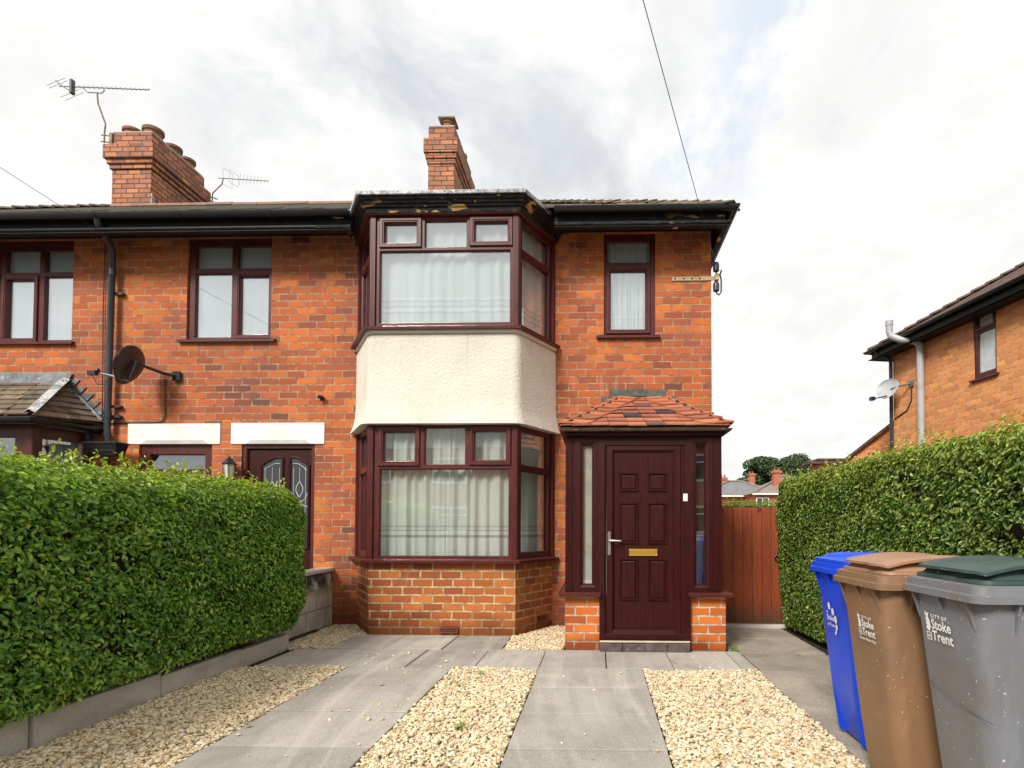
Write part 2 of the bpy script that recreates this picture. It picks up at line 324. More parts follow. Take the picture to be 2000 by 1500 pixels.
def conc(c1, c2, stain, agg=.25, big=1.4, tyre=0.):
    def fn(t):
        v = objc(t); n = t.noise(v, 160, 3, .7); n2 = t.noise(v, big, 6, .62, dist=.7); n3 = t.noise(t.vm('MULTIPLY', v, (1, .35, 1)), 4.2, 5, .6)
        c = t.mix(t.ss(n2, .35, .65), c1, c2); c = t.mix(t.ss(n3, .5, .72, 0, .55), c, stain); c = t.mix(t.ss(n, .45, .7, 0, agg), c, tuple(min(1, q*1.7) for q in c1)); c = t.mix(t.ss(n, .5, .3, 0, agg), c, tuple(q*.4 for q in c1))
        if tyre:
            x, y, z = t.sep(v); q = t.m('ADD', t.m('ADD', x, t.m('MULTIPLY', t.m('POWER', t.m('MAXIMUM', t.m('SUBTRACT', 4.6, y), 0.), 2.), -.085)), t.m('MULTIPLY', t.noise(v, .8, 2), .10))
            w_ = t.noise(t.comb(t.m('MULTIPLY', q, 8.), t.m('MULTIPLY', y, .35), 0.), 1., 5, .6); c = t.mix(t.m('MULTIPLY', t.ss(w_, .50, .66), tyre), c, tuple(min(1, q_*1.5) for q_ in c1)); c = t.mix(t.ss(w_, .47, .34, 0, tyre*.9), c, tuple(q_*.55 for q_ in c1))
            sp = t.ss(t.noise(v, 26, 2), .70, .73, 0, .6); c = t.mix(sp, c, (.10,.085,.065)); c = t.mix(t.ss(t.noise(t.vm('ADD', v, (4, 9, 0)), 19, 2), .72, .74, 0, .5), c, (.62,.58,.5))
        r = t.new('ShaderNodeNewGeometry').outputs['Random Per Island']; k = t.ss(r, 0, 1, .86, 1.1); c = t.mix(1., c, t.comb(k, k, k), 'MULTIPLY')
        return pbsdf(t, c, .85, t.bump(n, .35, .003), .25)
    return fn
M_slab = mat('grey paving slab', conc((.395,.365,.325), (.295,.27,.235), (.215,.19,.158), .45, 1.4, .26))
M_path = mat('old aggregate concrete', conc((.33,.285,.235), (.22,.19,.155), (.11,.095,.07), .8, 2.2))
M_kerb = mat('kerb concrete', conc((.58,.545,.49), (.43,.40,.35), (.25,.22,.18), .4))
def block_fn(t):
    v = objc(t); x, y, z = t.sep(v); n2 = t.noise(v, 3.2, 6, .7); c = t.mix(t.ss(n2, .3, .7), (.60,.56,.48), (.36,.33,.28))
    c = t.mix(t.m('MULTIPLY', t.ss(z, .33, .56), t.ss(t.noise(v, 5, 5), .3, .5)), c, (.05,.043,.04))
    h = .235; r = t.m('FLOOR', t.m('DIVIDE', z, h)); fy = t.m('FRACT', t.m('DIVIDE', z, h)); u2 = t.m('ADD', t.m('DIVIDE', y, .47), t.m('MULTIPLY', r, .5)); fx = t.m('FRACT', u2)
    dd = t.m('MINIMUM', t.m('MULTIPLY', t.m('MINIMUM', fy, t.m('SUBTRACT', 1., fy)), h), t.m('MULTIPLY', t.m('MINIMUM', fx, t.m('SUBTRACT', 1., fx)), .47)); j = t.ss(dd, .004, .010)
    c = t.mix(j, (.30,.22,.15), c); return pbsdf(t, c, .9, t.bump(t.m('ADD', j, t.m('MULTIPLY', t.noise(v, 60, 4), .5)), .6, .008), .2)
M_block = mat('stained concrete block', block_fn)
M_white = mat('white painted render', noisy((.80,.78,.72), (.74,.71,.64), 2.5, .6, .15, 30, c3=(.66,.62,.55)))
M_bead = mat('grey cill paint', plain((.50,.49,.46), .6))
def glass_fn(t, base=.09):
    fr = t.new('ShaderNodeFresnel'); t.put(fr.inputs[0], t.ss(t.new('ShaderNodeNewGeometry').outputs['Backfacing'], 0., 1., 1.52, 1/1.52)); f = t.m('MULTIPLY_ADD', fr.outputs[0], 1.5, base, clamp=True)
    gl = t.new('ShaderNodeBsdfGlossy'); gl.inputs['Roughness'].default_value = .01; gl.inputs['Color'].default_value = (.94,.97,1,1)
    wv = t.bump(t.noise(objc(t), 1.4, 2), .05, .02); t.l.new(wv, gl.inputs['Normal'])
    tr = t.new('ShaderNodeBsdfTransparent'); tr.inputs[0].default_value = (.93,.96,.96,1); mx = t.new('ShaderNodeMixShader'); t.put(mx.inputs[0], f); t.l.new(tr.outputs[0], mx.inputs[1]); t.l.new(gl.outputs[0], mx.inputs[2]); return mx.outputs[0]
M_glass = mat('window glass', glass_fn)
M_glassb = mat('bright window glass', lambda t: glass_fn(t, .34)); M_glassm = mat('clear window glass', lambda t: glass_fn(t, .20))
def cloth(c, stripes=(), a=.9):
    def fn(t):
        v = objc(t); z = t.sep(v)[2]; cc = t.mix(t.ss(t.noise(v, 2, 3), .3, .7), c, tuple(q*.92 for q in c))
        for z0, z1, sc, k in stripes: cc = t.mix(t.m('MULTIPLY', t.m('MULTIPLY', t.ss(z, z0-.004, z0), t.ss(z, z1, z1+.004, 1, 0)), k), cc, sc)
        df = t.new('ShaderNodeBsdfDiffuse'); t.put(df.inputs[0], cc); tl = t.new('ShaderNodeBsdfTranslucent'); t.put(tl.inputs[0], cc)
        mx = t.new('ShaderNodeMixShader'); mx.inputs[0].default_value = .25; t.l.new(df.outputs[0], mx.inputs[1]); t.l.new(tl.outputs[0], mx.inputs[2]); return mx.outputs[0]
    return fn
M_curtU = mat('white striped curtain', cloth((.93,.93,.90), ((3.72,3.745,(.60,.60,.58),.7),(3.745,3.79,(.97,.97,.95),1),(3.79,3.81,(.62,.62,.6),.7),(3.86,3.88,(.60,.6,.58),.6),(3.88,3.91,(.97,.97,.95),1))))
M_curtL = mat('cream striped curtain', cloth((.93,.91,.82), ((1.10,1.135,(.46,.45,.41),.75),(1.135,1.18,(.96,.95,.90),.9),(1.18,1.19,(.45,.44,.4),.6),(1.225,1.24,(.50,.49,.45),.6),(.6,1.10,(.95,.94,.88),.8))))
M_pale = mat('pale cloth', cloth((.86,.87,.87)))
M_wood = mat('orange wood board', noisy((.42,.17,.05), (.32,.12,.035), 5, .5))
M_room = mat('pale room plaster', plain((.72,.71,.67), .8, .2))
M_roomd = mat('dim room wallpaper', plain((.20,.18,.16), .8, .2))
def gate_fn(t):
    v = objc(t); g = t.noise(t.vm('MULTIPLY', v, (30, 30, 1.5)), 2, 6, .7, dist=1.2); r = t.new('ShaderNodeNewGeometry').outputs['Random Per Island']
    c = t.mix(t.ss(g, .3, .7), (.25,.046,.016), (.38,.088,.028)); k = t.ss(r, 0, 1, .8, 1.15); c = t.mix(1., c, t.comb(k,k,k), 'MULTIPLY')
    kn = t.m('MULTIPLY', t.ss(t.noise(v, 6, 2), .66, .72), .8); c = t.mix(kn, c, (.05,.018,.01)); z = t.sep(v)[2]; c = t.mix(t.ss(t.m('ADD', z, t.m('MULTIPLY', t.noise(v, 3, 4), .3)), .15, .6, .75, 0), c, (.045,.035,.02))
    return pbsdf(t, c, .55, t.bump(g, .25, .003), .4)
M_gate = mat('red brown stained timber', gate_fn)
def leaf_fn(dark, mid, light, tr=.3):
    def fn(t):
        g = t.new('ShaderNodeNewGeometry').outputs['Random Per Island']; v = objc(t); z = t.sep(v)[2]; n = t.noise(v, 2.2, 4)
        f = t.m('ADD', t.m('MULTIPLY', g, .75), t.m('MULTIPLY', t.m('SUBTRACT', n, .4), .9), clamp=True)
        a = t.new('ShaderNodeAttribute', attribute_name='young').outputs['Fac']
        c = t.ramp(f, [(0, dark), (.5, mid), (.93, light), (.985, (.42,.34,.10))]); c = t.mix(a, c, (.50,.54,.09))
        df = pbsdf(t, c, .33, None, .5); tl = t.new('ShaderNodeBsdfTranslucent'); t.put(tl.inputs[0], t.mix(1., c, (1.2,1.3,.5), 'MULTIPLY'))
        mx = t.new('ShaderNodeMixShader'); mx.inputs[0].default_value = tr; t.l.new(df, mx.inputs[1]); t.l.new(tl.outputs[0], mx.inputs[2]); return mx.outputs[0]
    return fn
M_leafL = mat('privet leaf', leaf_fn((.055,.145,.018), (.145,.315,.032), (.40,.56,.08)))
M_leafR = mat('olive privet leaf', leaf_fn((.055,.115,.020), (.135,.225,.036), (.34,.40,.09)))
M_leafT = mat('tree leaf', leaf_fn((.020,.045,.014), (.040,.080,.022), (.08,.12,.03), .15))
M_weed = mat('weed leaf', leaf_fn((.08,.20,.03), (.13,.30,.05), (.2,.4,.08)))
M_core = mat('shaded twig core', noisy((.055,.036,.020), (.022,.020,.012), 8, .9, .5, 50))  # dark brown with the shade between the leaves put into it
M_twigl = mat('pale twig', plain((.20,.13,.07), .8, .2))
def stone_fn(t):
    g = t.new('ShaderNodeNewGeometry').outputs['Random Per Island']; n = t.noise(objc(t), 130, 4, .7)
    c = t.ramp(g, [(0,(.30,.21,.115)),(.12,(.52,.39,.22)),(.34,(.66,.52,.32)),(.62,(.74,.62,.42)),(.88,(.77,.71,.56)),(.96,(.28,.23,.17)),(.985,(.62,.42,.28))]); c = t.mix(t.ss(n, .45, .75, 0, .4), c, (.40,.29,.17))
    return pbsdf(t, c, .8, t.bump(n, .4, .003), .25)
M_stone = mat('cream gravel stone', stone_fn)
M_gbase = mat('sandy gravel bed', noisy((.30,.23,.15), (.14,.10,.07), 60, .95, .8, 120, .01))
M_ground = mat('ground', noisy((.16,.15,.13), (.10,.11,.07), .8, .95, .4, 30))
M_soil = mat('garden soil', noisy((.045,.032,.02), (.025,.018,.012), 8, .95, .8, 40, .02))
M_asph = mat('asphalt', noisy((.06,.06,.062), (.045,.045,.047), 4, .85, .5, 150))
def plast(c, dirt, k=.5, rough=.42, specks=True):
    def fn(t):
        v = objc(t); n = t.noise(v, 3, 6, .65); g = t.noise(t.vm('MULTIPLY', v, (1,1,.25)), 9, 6, .7); cc = t.mix(t.m('MULTIPLY', t.ss(n, .4, .7), k), c, dirt); cc = t.mix(t.ss(g, .55, .8, 0, k*.6), cc, tuple(min(1, q*1.5+.03) for q in c))
        if specks: cc = t.mix(t.ss(t.noise(v, 62, 2), .715, .735, 0, .9), cc, (.6,.57,.52))
        return pbsdf(t, cc, t.m('MULTIPLY_ADD', n, .25, rough-.1), t.bump(t.noise(v, 40, 5), .08, .002), .4)
    return fn
M_binblue = mat('blue bin plastic', plast((.003,.060,.66), (.004,.05,.50), .25, .36, False))
M_binbrown = mat('brown bin plastic', plast((.235,.130,.068), (.17,.11,.068), .75))
M_bingrey = mat('grey bin plastic', plast((.165,.172,.190), (.145,.13,.12), .7))
M_bingreen = mat('green lid plastic', plast((.022,.056,.050), (.065,.092,.082), .9, .45))
M_binbrowl = mat('brown lid plastic', plast((.36,.195,.11), (.27,.155,.09), .7, .45))
M_print = mat('white print', plain((.80,.80,.78), .6, .3))
M_brass = mat('brass', lambda t: pbsdf(t, (.82,.52,.10), .28, None, .5, .85))
M_steel = mat('satin steel', plain((.62,.58,.55), .3, .5, .9))
M_alu = mat('dull aluminium', plain((.25,.25,.25), .45, .5, .6))
M_rust = mat('rusty steel', noisy((.16,.12,.09), (.28,.20,.13), 12, .7, .3, 40))
M_cream = mat('ochre painted steel', noisy((.60,.45,.24), (.42,.31,.17), 12, .6))
M_dish = mat('brown black dish', plain((.035,.022,.024), .4))
M_dishg = mat('pale grey dish', plain((.42,.44,.47), .45))
M_pvcg = mat('grey soil pipe', plain((.42,.43,.44), .4))
M_lens = mat('frosted lamp glass', plain((.6,.58,.53), .3))
M_leadcame = mat('bright lead came', plain((.62,.64,.66), .35, .5, .2))
M_dglass = mat('dark glazing', lambda t: pbsdf(t, (.02,.022,.022), .04, None, .8))
M_film = mat('cream obscured film', plain((.62,.58,.48), .5, .3))
M_seal = mat('cream threshold', plain((.62,.52,.38), .5))
M_quarry = mat('cracked quarry tile', noisy((.12,.085,.085), (.06,.05,.052), 10, .5, .4, 30, c3=(.2,.13,.12)))
M_bark = mat('bark', noisy((.09,.07,.05), (.05,.04,.03), 8, .9, .8, 30, .02))
# ------------------------------------------------------------------ ground and paving
def grid_plane(name, x0, x1, y0, y1, z, m, kind='structure'):
    o = MB().add([(x0,y0,z),(x1,y0,z),(x1,y1,z),(x0,y1,z)], [(0,1,2,3)]).build(name, m); o['kind'] = kind; return o
grid_plane('ground', -600, 600, -300, 1200, -.06, M_ground)
grid_plane('road', -80, 80, -9, -2.2, -.052, M_asph)
grid_plane('pavement', -80, 80, -2.2, .6, -.045, M_slab)
def slabs(rects, z1, m, parent=None, name='path', jit=.004):
    b = MB()
    for x0, x1, y0, y1 in rects:
        g = .0045; dz = random.uniform(-jit, jit); v = []
        for (xx, yy) in ((x0+g,y0+g),(x1-g,y0+g),(x1-g,y1-g),(x0+g,y1-g)): v.append((xx+random.uniform(-.002,.002), yy+random.uniform(-.002,.002), z1+dz+random.uniform(-.0015,.0015)))
        lo = [(q[0], q[1], -.05) for q in v]; e = .0025; cx = (x0+x1)/2; cy = (y0+y1)/2
        mid = [(q[0], q[1], q[2]-e) for q in v]; top = [(q[0]-math.copysign(e, q[0]-cx), q[1]-math.copysign(e, q[1]-cy), q[2]) for q in v]
        b.add(lo+mid+top, [(8,9,10,11)]+[(i,(i+1)%4,(i+1)%4+4,i+4) for i in range(4)]+[(i+4,(i+1)%4+4,(i+1)%4+8,i+8) for i in range(4)])
    return tag(b.build(name, m), kind='structure')
ys = [4.955, 4.36, 3.765, 3.165, 2.565, 1.965, 1.365, .765]
rc = [(-2.18,-1.255,ys[i+1],ys[i]) for i in range(7)]+[(-.50,.40,ys[i+1],ys[i]) for i in range(7)]
xs = [-3.02,-2.22,-1.68,-1.07,-.5,.09,.68,1.27,1.40]
rc += [(xs[i],xs[i+1],4.96,5.665) for i in range(8)]
rc += [(-2.72,-2.15,5.67,6.40),(-2.15,-1.55,5.67,6.40),(-1.55,-.95,5.67,6.40)]
slabs(rc, 0., M_slab)
slabs([(1.40,2.6,.8,2.3),(1.40,2.6,2.3,3.75),(1.40,2.6,3.75,4.95),(1.42,2.6,4.955,5.6),(1.32,2.6,5.67,6.35),(1.32,2.6,6.355,7.08)], -.004, M_path, name='side_path')
grid_plane('path_bed', -3.4, 2.62, .6, 7.2, -.035, M_soil)
tag(MB().box(1.45,2.6,7.0,7.1,-.04,.035).build('step', M_kerb, bevel=.01), kind='structure')
# gravel stones: uncountable
def stones(areas, dens, name, smin=.007, smax=.0165):
    ph = (1+5**.5)/2; iv = np.array([(-1,ph,0),(1,ph,0),(-1,-ph,0),(1,-ph,0),(0,-1,ph),(0,1,ph),(0,-1,-ph),(0,1,-ph),(ph,0,-1),(ph,0,1),(-ph,0,-1),(-ph,0,1)])/math.hypot(1, ph)
    fc = np.array([(0,11,5),(0,5,1),(0,1,7),(0,7,10),(0,10,11),(1,5,9),(5,11,4),(11,10,2),(10,7,6),(7,1,8),(3,9,4),(3,4,2),(3,2,6),(3,6,8),(3,8,9),(4,9,5),(2,4,11),(6,2,10),(8,6,7),(9,8,1)])
    cs = []
    for x0, x1, y0, y1 in areas:
        n = int((x1-x0)*(y1-y0)*dens); cs.append(np.stack([rng.uniform(x0,x1,n), rng.uniform(y0,y1,n), rng.uniform(-.026,.004,n)], 1))
    nl = 90; cs.append(np.stack([np.where(rng.uniform(0,1,nl) < .5, rng.uniform(-2.18,-1.25,nl), rng.uniform(-2.9,1.35,nl)), rng.uniform(2.6,5.6,nl), np.full(nl, .007)], 1)); C = np.concatenate(cs); n = len(C); r = smin+(smax-smin)*rng.uniform(0, 1, n)**1.6
    big = .012*np.sin(C[:,0]*5+1)*np.sin(C[:,1]*4.1); C[:,2] += big*.6
    sc = np.stack([r*rng.uniform(.75,1.35,n), r*rng.uniform(.7,1.1,n), r*rng.uniform(.45,.8,n)], 1)
    loc = iv[None]*sc[:,None]*rng.uniform(.78,1.18,(n,12,1))
    a = rng.uniform(0, 2*math.pi, n); b = rng.normal(0, .45, n); ca, sa, cb, sb = np.cos(a), np.sin(a), np.cos(b), np.sin(b)
    X = loc[:,:,0]; Y = loc[:,:,1]; Z = loc[:,:,2]; Y2 = Y*cb[:,None]-Z*sb[:,None]; Z2 = Y*sb[:,None]+Z*cb[:,None]
    P = np.stack([X*ca[:,None]-Y2*sa[:,None], X*sa[:,None]+Y2*ca[:,None], Z2], 2)+C[:,None]
    F = (fc[None]+12*np.arange(n)[:,None,None]).reshape(-1,3)
    me = bpy.data.meshes.new(name); me.from_pydata(P.reshape(-1,3).tolist(), [], F.tolist()); me.update()
    return finish(me, name, M_stone, None)
A0 = [(-3.14,-2.19,1.9,4.95),(-1.245,-.51,1.9,4.95),(.41,1.39,1.9,4.95),(-3.28,-2.73,5.68,7.03),(-2.73,-2.55,6.38,6.6),(-.94,-.33,5.68,7.03)]
g = stones(A0, 8600, 'gravel'); tag(g, 'cream limestone gravel filling the strips between the grey paving slabs', 'gravel', kind='stuff')
gb = MB()
for x0, x1, y0, y1 in A0: gb.add([(x0,y0,-.022),(x1,y0,-.022),(x1,y1,-.022),(x0,y1,-.022)], [(0,1,2,3)])
tag(gb.build('gravel_bed', M_gbase), kind='structure')
# kerb, garden wall
kb = thing('garden_kerb', (-3.17, 4, 0), 'low grey concrete kerb edging the left gravel below the privet hedge', 'kerb')
yy = [.9, 2.0, 3.12, 4.06, 4.98, 5.78]
for i in range(5):
    dx = .012*random.uniform(-1, 1); MB().box(-3.235+dx,-3.165+dx,yy[i]+.004,yy[i+1]-.004,-.05,(.19,.185,.165,.14,.125)[i]).build('kerb_stone', M_kerb, kb, bevel=.008)
gw = thing('garden_wall', (-3.36, 6.4, 0), 'grey stained concrete block wall between the hedge end and the bay window', 'wall')
MB().box(-3.47,-3.31,5.72,7.045,-.05,.655).build('blockwork', M_block, gw, bevel=.006)
MB().prism([(-3.485,5.70,.655),(-3.295,5.70,.655),(-3.295,7.045,.668),(-3.485,7.045,.668)], (0,0,.045)).build('coping', M_kerb, gw, bevel=.008)
grid_plane('garden_soil', -4.6, -3.235, .9, 6.6, .02, M_soil)
grid_plane('garden_bed', 2.25, 3.5, .9, 7.1, -.001, M_soil)
# ------------------------------------------------------------------ window maker
def window(parent, F, u0, u1, z0, z1, lights, name='window', m=None, n1=-.045, dep=.07, sill=None, glass=None, label=None):
    """lights: (u0,u1,z0,z1,opens) glass rectangles."""
    m = m or M_upvc; b = MB(); g_ = .012
    b.panel(F, u0, u1, z0, z1, n1-dep, n1, [(a-g_,b_+g_,c-g_,e+g_) for a,b_,c,e,_ in lights])
    fr = b.build(name, m, parent, label=label, bevel=.003)
    for a, b_, c, e, op in lights:
        MB().fbox(F, a-.01, b_+.01, c-.01, e+.01, n1-.040, n1-.034).build('pane', M_glass if c > 4.45 and F is FW else (glass or M_glass), fr)
        if op:
            MB().ring(F, a-.062, b_+.062, c-.062, e+.062, [(0,n1-.002),(0,n1+.016),(.006,n1+.022),(.036,n1+.022),(.043,n1+.014),(.050,n1+.014),(.062,n1-.006),(.062,n1-.04),(.05,n1-.04),(.05,n1-.002)]).build('sash', m, fr, smooth=25)
        else:
            MB().ring(F, a-.012, b_+.012, c-.012, e+.012, [(0,n1-.004),(.004,n1-.004),(.012,n1-.016),(.012,n1-.033),(0,n1-.033)]).build('glazing_bead', m, fr)
    if sill: 
        a, b_, zt, pr = sill; MB().sweep([F(a,0)[:2],F(b_,0)[:2]], [(n1-.01,zt-.03),(pr,zt-.045),(pr,zt-.018),(pr-.012,zt-.010),(n1-.01,zt)]).build('sill', m, fr)
    return fr
FW = Fr((0,7.05), (1,0))
# ================================================================== OUR HOUSE
H1 = thing('terraced_house', (-1, 7.05, 0), 'red brick end terrace house with two storey bay window and mahogany porch', 'house')
hole_bay = (-2.97,-.60,.35,4.90); hole_w3 = (.09,.735,3.63,4.935)
b = MB().panel(FW, -3.35, 1.435, -.1, 5.0, -.25, 0, [hole_bay, hole_w3]); b.box(1.185,1.435,7.3,13.2,-.1,5.0); b.box(-3.35,1.185,12.95,13.2,-.1,5.0)
b.build('wall', M_brick, H1)
# rooms
MB().add([(-3.3,7.31,2.5),(1.18,7.31,2.5),(1.18,9.6,2.5),(-3.3,9.6,2.5),(-3.3,7.31,4.98),(1.18,7.31,4.98),(1.18,9.6,4.98),(-3.3,9.6,4.98)], [(0,1,2,3),(7,6,5,4),(2,6,7,3),(1,5,6,2),(4,0,3,7)]).build('bedroom', M_room, H1)
MB().prism([(-2.93,7.04,2.42),(-2.52,6.44,2.42),(-.98,6.44,2.42),(-.62,7.04,2.42),(-.62,9.6,2.42),(-2.93,9.6,2.42)], (0,0,.06)).build('ceiling_slab', M_room, H1, recalc=True)
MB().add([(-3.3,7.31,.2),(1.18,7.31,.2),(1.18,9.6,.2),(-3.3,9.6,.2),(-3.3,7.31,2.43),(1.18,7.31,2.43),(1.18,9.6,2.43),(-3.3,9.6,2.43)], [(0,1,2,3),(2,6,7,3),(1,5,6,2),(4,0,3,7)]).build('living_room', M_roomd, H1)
bayp = [(-3.03,7.05),(-2.60,6.36),(-.90,6.36),(-.53,7.05)]
FL_ = Fr(bayp[0], (.43,-.69)); FR_ = Fr(bayp[2], (.37,.69)); LL = math.hypot(.43,.69); LR = math.hypot(.37,.69); FB = Fr((0,6.36), (1,0))
b = MB(); b.sweep(bayp, [(-.02,-.1),(-.02,.83),(-.23,.83),(-.23,-.1)]); bb_ = b.build('bay_wall', M_brickb, H1, recalc=True)
def air_vent(F, u, z, ww=.19, hh=.065, par=H1, m=None):
    v = MB(); v.fbox(F,u-ww/2,u+ww/2,z,z+hh,-.03,-.005)
    for k in range(3): v.fbox(F,u-ww/2,u+ww/2,z+hh*k/3+.004,z+hh*(k+.42)/3+.004,-.005,.006)
    v.ring(F,u-ww/2-.004,u+ww/2+.004,z-.004,z+hh+.004,[(0,-.02),(0,.008),(.012,.008),(.012,-.02)]); v.build('air_brick', m or M_ventm, par)
M_ventm = mat('dark terracotta vent', plain((.17,.055,.035), .7, .2))
air_vent(FB, -1.66, .035, .2, .06); air_vent(FR_, .50, .10, .2, .07)
# rendered apron between the bay windows: bell-cast skirt, softened corners
def softpath(pts, r=.10, k=5):
    out = [pts[0]]
    for i in range(1, len(pts)-1):
        a, c, e = Vector(pts[i-1]), Vector(pts[i]), Vector(pts[i+1]); p0 = c+(a-c).normalized()*r; p1 = c+(e-c).normalized()*r
        for j in range(k+1): s_ = j/k; out.append(tuple((1-s_)**2*p0+2*s_*(1-s_)*c+s_*s_*p1))
    return out+[pts[-1]]
b = MB(); sp = softpath([(-3.03,7.06),(-2.60,6.36),(-.90,6.36),(-.53,7.06)], .06)
b.sweep(sp, [(-.22,3.50),(-.005,3.485),(-.005,3.43),(.018,3.41),(.020,3.05),(.022,2.72),(.032,2.58),(.058,2.47),(.082,2.405),(.086,2.39),(.06,2.388),(-.22,2.388)])
b.build('render_apron', M_render, H1, smooth=30, recalc=True)
MB().sweep(softpath([(-3.03,7.05),(-2.60,6.36),(-.90,6.36),(-.53,7.05)], .06), [(.0,3.435),(.035,3.44),(.035,3.475),(.0,3.478)]).build('render_band', M_white, H1, smooth=30, recalc=True)
# bay windows
def bay_window(zs, name, lab, front, gm, zt1, zm):
    z0, z1 = zs
    fr = window(H1, FB, -2.555, -.945, z0, z1, front, name=name, n1=-.02, label=lab, glass=gm)
    for P_ in (bayp[1], bayp[2]):   # corner posts
        s_ = -1 if P_ is bayp[1] else 1
        for F, a, c in ((FB, (P_[0]-.002) if s_ < 0 else P_[0]-.055, (P_[0]+.055) if s_ < 0 else P_[0]+.002), (FL_ if s_ < 0 else FR_, (LL-.055) if s_ < 0 else 0., LL if s_ < 0 else .055)):
            q = MB().fbox(F, a, c, z0, z1, -.10, .006)
            for k in range(3): q.fbox(F, a+.010+k*.014, a+.015+k*.014, z0, z1, .006, .0085)
            q.build('corner_post', M_upvc, fr, bevel=.004)
    for F, L_, near in ((FL_, LL, 1), (FR_, LR, 0)):
        a, c = (.045, L_-.06) if near else (.06, L_-.045)
        b2 = MB().panel(F, a-.005, c+.005, z0, z1, -.09, -.02, [(a+.05,c-.05,z0+.06,zm-.03),(a+.05,c-.05,zm+.03,z1-.06)]); b2.build('side_frame', M_upvc, fr, bevel=.003)
        for e0, e1 in ((z0+.06, zm-.03), (zm+.03, z1-.06)):
            MB().fbox(F, a+.045, c-.045, e0-.005, e1+.005, -.06, -.054).build('pane', M_glass, fr)
            MB().ring(F, a+.05, c-.05, e0, e1, [(0,-.022),(.003,-.022),(.012,-.036),(.012,-.053),(0,-.053)]).build('glazing_bead', M_upvc, fr)
        wl = (0., .05) if near else (L_-.05, L_); MB().fbox(F, wl[0], wl[1], z0, z1, -.12, .012).build('wall_post', M_upvc, fr, bevel=.004)
    return fr
bu = bay_window((3.505,4.83), 'bay_window', 'upper bay window in mahogany frames with white curtains',
    [(-2.442,-2.078,4.503,4.728,1),(-1.974,-1.50,4.452,4.755,0),(-1.396,-1.024,4.510,4.730,1),(-2.495,-.995,3.575,4.40,0)], M_glassm, 0, 4.42)
bl = bay_window((.865,2.40), 'bay_window', 'lower bay window in mahogany frames with cream curtains',
    [(-2.426,-2.076,1.98,2.305,1),(-1.952,-1.50,1.94,2.355,0),(-1.384,-1.033,1.99,2.310,1),(-2.465,-.998,.90,1.878,0)], M_glass, 0, 1.905)
MB().sweep(bayp, [(-.10,3.482),(.085,3.462),(.088,3.492),(.07,3.502),(-.10,3.512)]).build('sill', M_upvc, bu, recalc=True)
MB().sweep(bayp, [(-.15,.83),(.075,.82),(.078,.85),(.06,.86),(-.15,.872)]).build('sill', M_upvc, bl, recalc=True)
MB().sweep(bayp, [(-.1,4.80),(.035,4.80),(.045,4.815),(-.1,4.84)]).build('head_trim', M_upvc, bu, recalc=True)
# bay cornice and its lead edge
cp = [(-3.10,6.98),(-2.60,6.36),(-.90,6.36),(-.50,7.10)]
cp = [(-3.03,7.05),(-2.60,6.36),(-.90,6.36),(-.53,7.05)]
MB().sweep(cp, [(-.2,4.815),(.05,4.815),(.062,4.84),(.062,4.862),(.085,4.868),(.092,4.89),(.115,4.896),(.122,4.918),(.145,4.925),(.155,4.955),(.155,4.965),(-.2,4.965)]).build('bay_cornice', M_peel, H1, recalc=True)
MB().sweep(cp, [(-.2,4.966),(.150,4.962),(.176,4.952),(.182,4.958),(.184,4.992),(.165,5.004),(.10,5.010),(-.2,5.03)]).build('lead_edge', M_lead, H1, recalc=True)
MB().add([(-3.03,7.05,5.025),(-2.60,6.36,5.012),(-.90,6.36,5.012),(-.53,7.05,5.025)], [(0,1,2,3)]).build('bay_flat_roof', M_leadd, H1)
# eaves: fascia, soffit, gutter
def gutter_prof(r=.055, z=5.01, o=.07):
    a = [(o+r*math.cos(q), z-r+r*math.sin(q)-r*.0) for q in [math.pi+math.pi*k/8 for k in range(9)]]; a = [(p0, z+ (p1-(z-r))) for p0, p1 in a]
    inn = [(o+(r-.006)*math.cos(q), z+(r-.006)*math.sin(q)) for q in [2*math.pi-math.pi*k/8 for k in range(9)]]; return a+inn
FAS = [(-.05,4.765),(.012,4.765),(.020,4.772),(.020,4.786),(.034,4.790),(.040,4.802),(.040,4.818),(.028,4.826),(.012,4.836),(-.02,4.842),(-.02,4.945),(-.05,4.945)]
eR = [(-.50,6.60),(1.535,6.60),(1.535,13.4)]; eL = [(-3.35,6.60),(-2.93,6.60)]
b = MB().sweep(eR, FAS).sweep(eL, FAS); b.build('fascia', M_peel, H1, recalc=True)
b = MB().sweep(eR, gutter_prof(z=4.97)).sweep(eL, gutter_prof(z=4.97))
for xx in (.05, .92): b.sweep([(xx,6.60),(xx+.05,6.60)], gutter_prof(.062, 4.97))
b.build('gutter', M_black, H1, smooth=40, recalc=True)
b = MB().add([(-3.35,6.6,4.775),(1.53,6.6,4.775),(1.53,7.3,4.775),(-3.35,7.3,4.775)], [(3,2,1,0)]); b.add([(1.2,7.3,4.775),(1.53,7.3,4.775),(1.53,13.4,4.775),(1.2,13.4,4.775)], [(3,2,1,0)])
MB().box(-3.35,-2.95,6.62,7.045,4.945,4.96).build('soffit', M_blackm, H1); bm_ = MB().box(-.55,1.52,6.62,7.045,4.945,4.96); bm_.box(1.44,1.52,7.045,13.4,4.945,4.96)
bm_.build('soffit', M_blackm, H1)
EZ, RZ, EY, RY = 4.97, 7.06, 6.53, 10.0
sl = (RZ-EZ)/(RY-EY); XR = 1.60; XE = XR-(RY-EY)
RB = 2*RY-EY
MB().add([(-3.35,EY,EZ),(XR,EY,EZ),(XE,RY,RZ),(-3.35,RY,RZ),(XR,RB,EZ),(-3.35,RB,EZ)], [(0,1,2,3),(1,4,2),(4,5,3,2)]).build('roof', M_roof, H1)
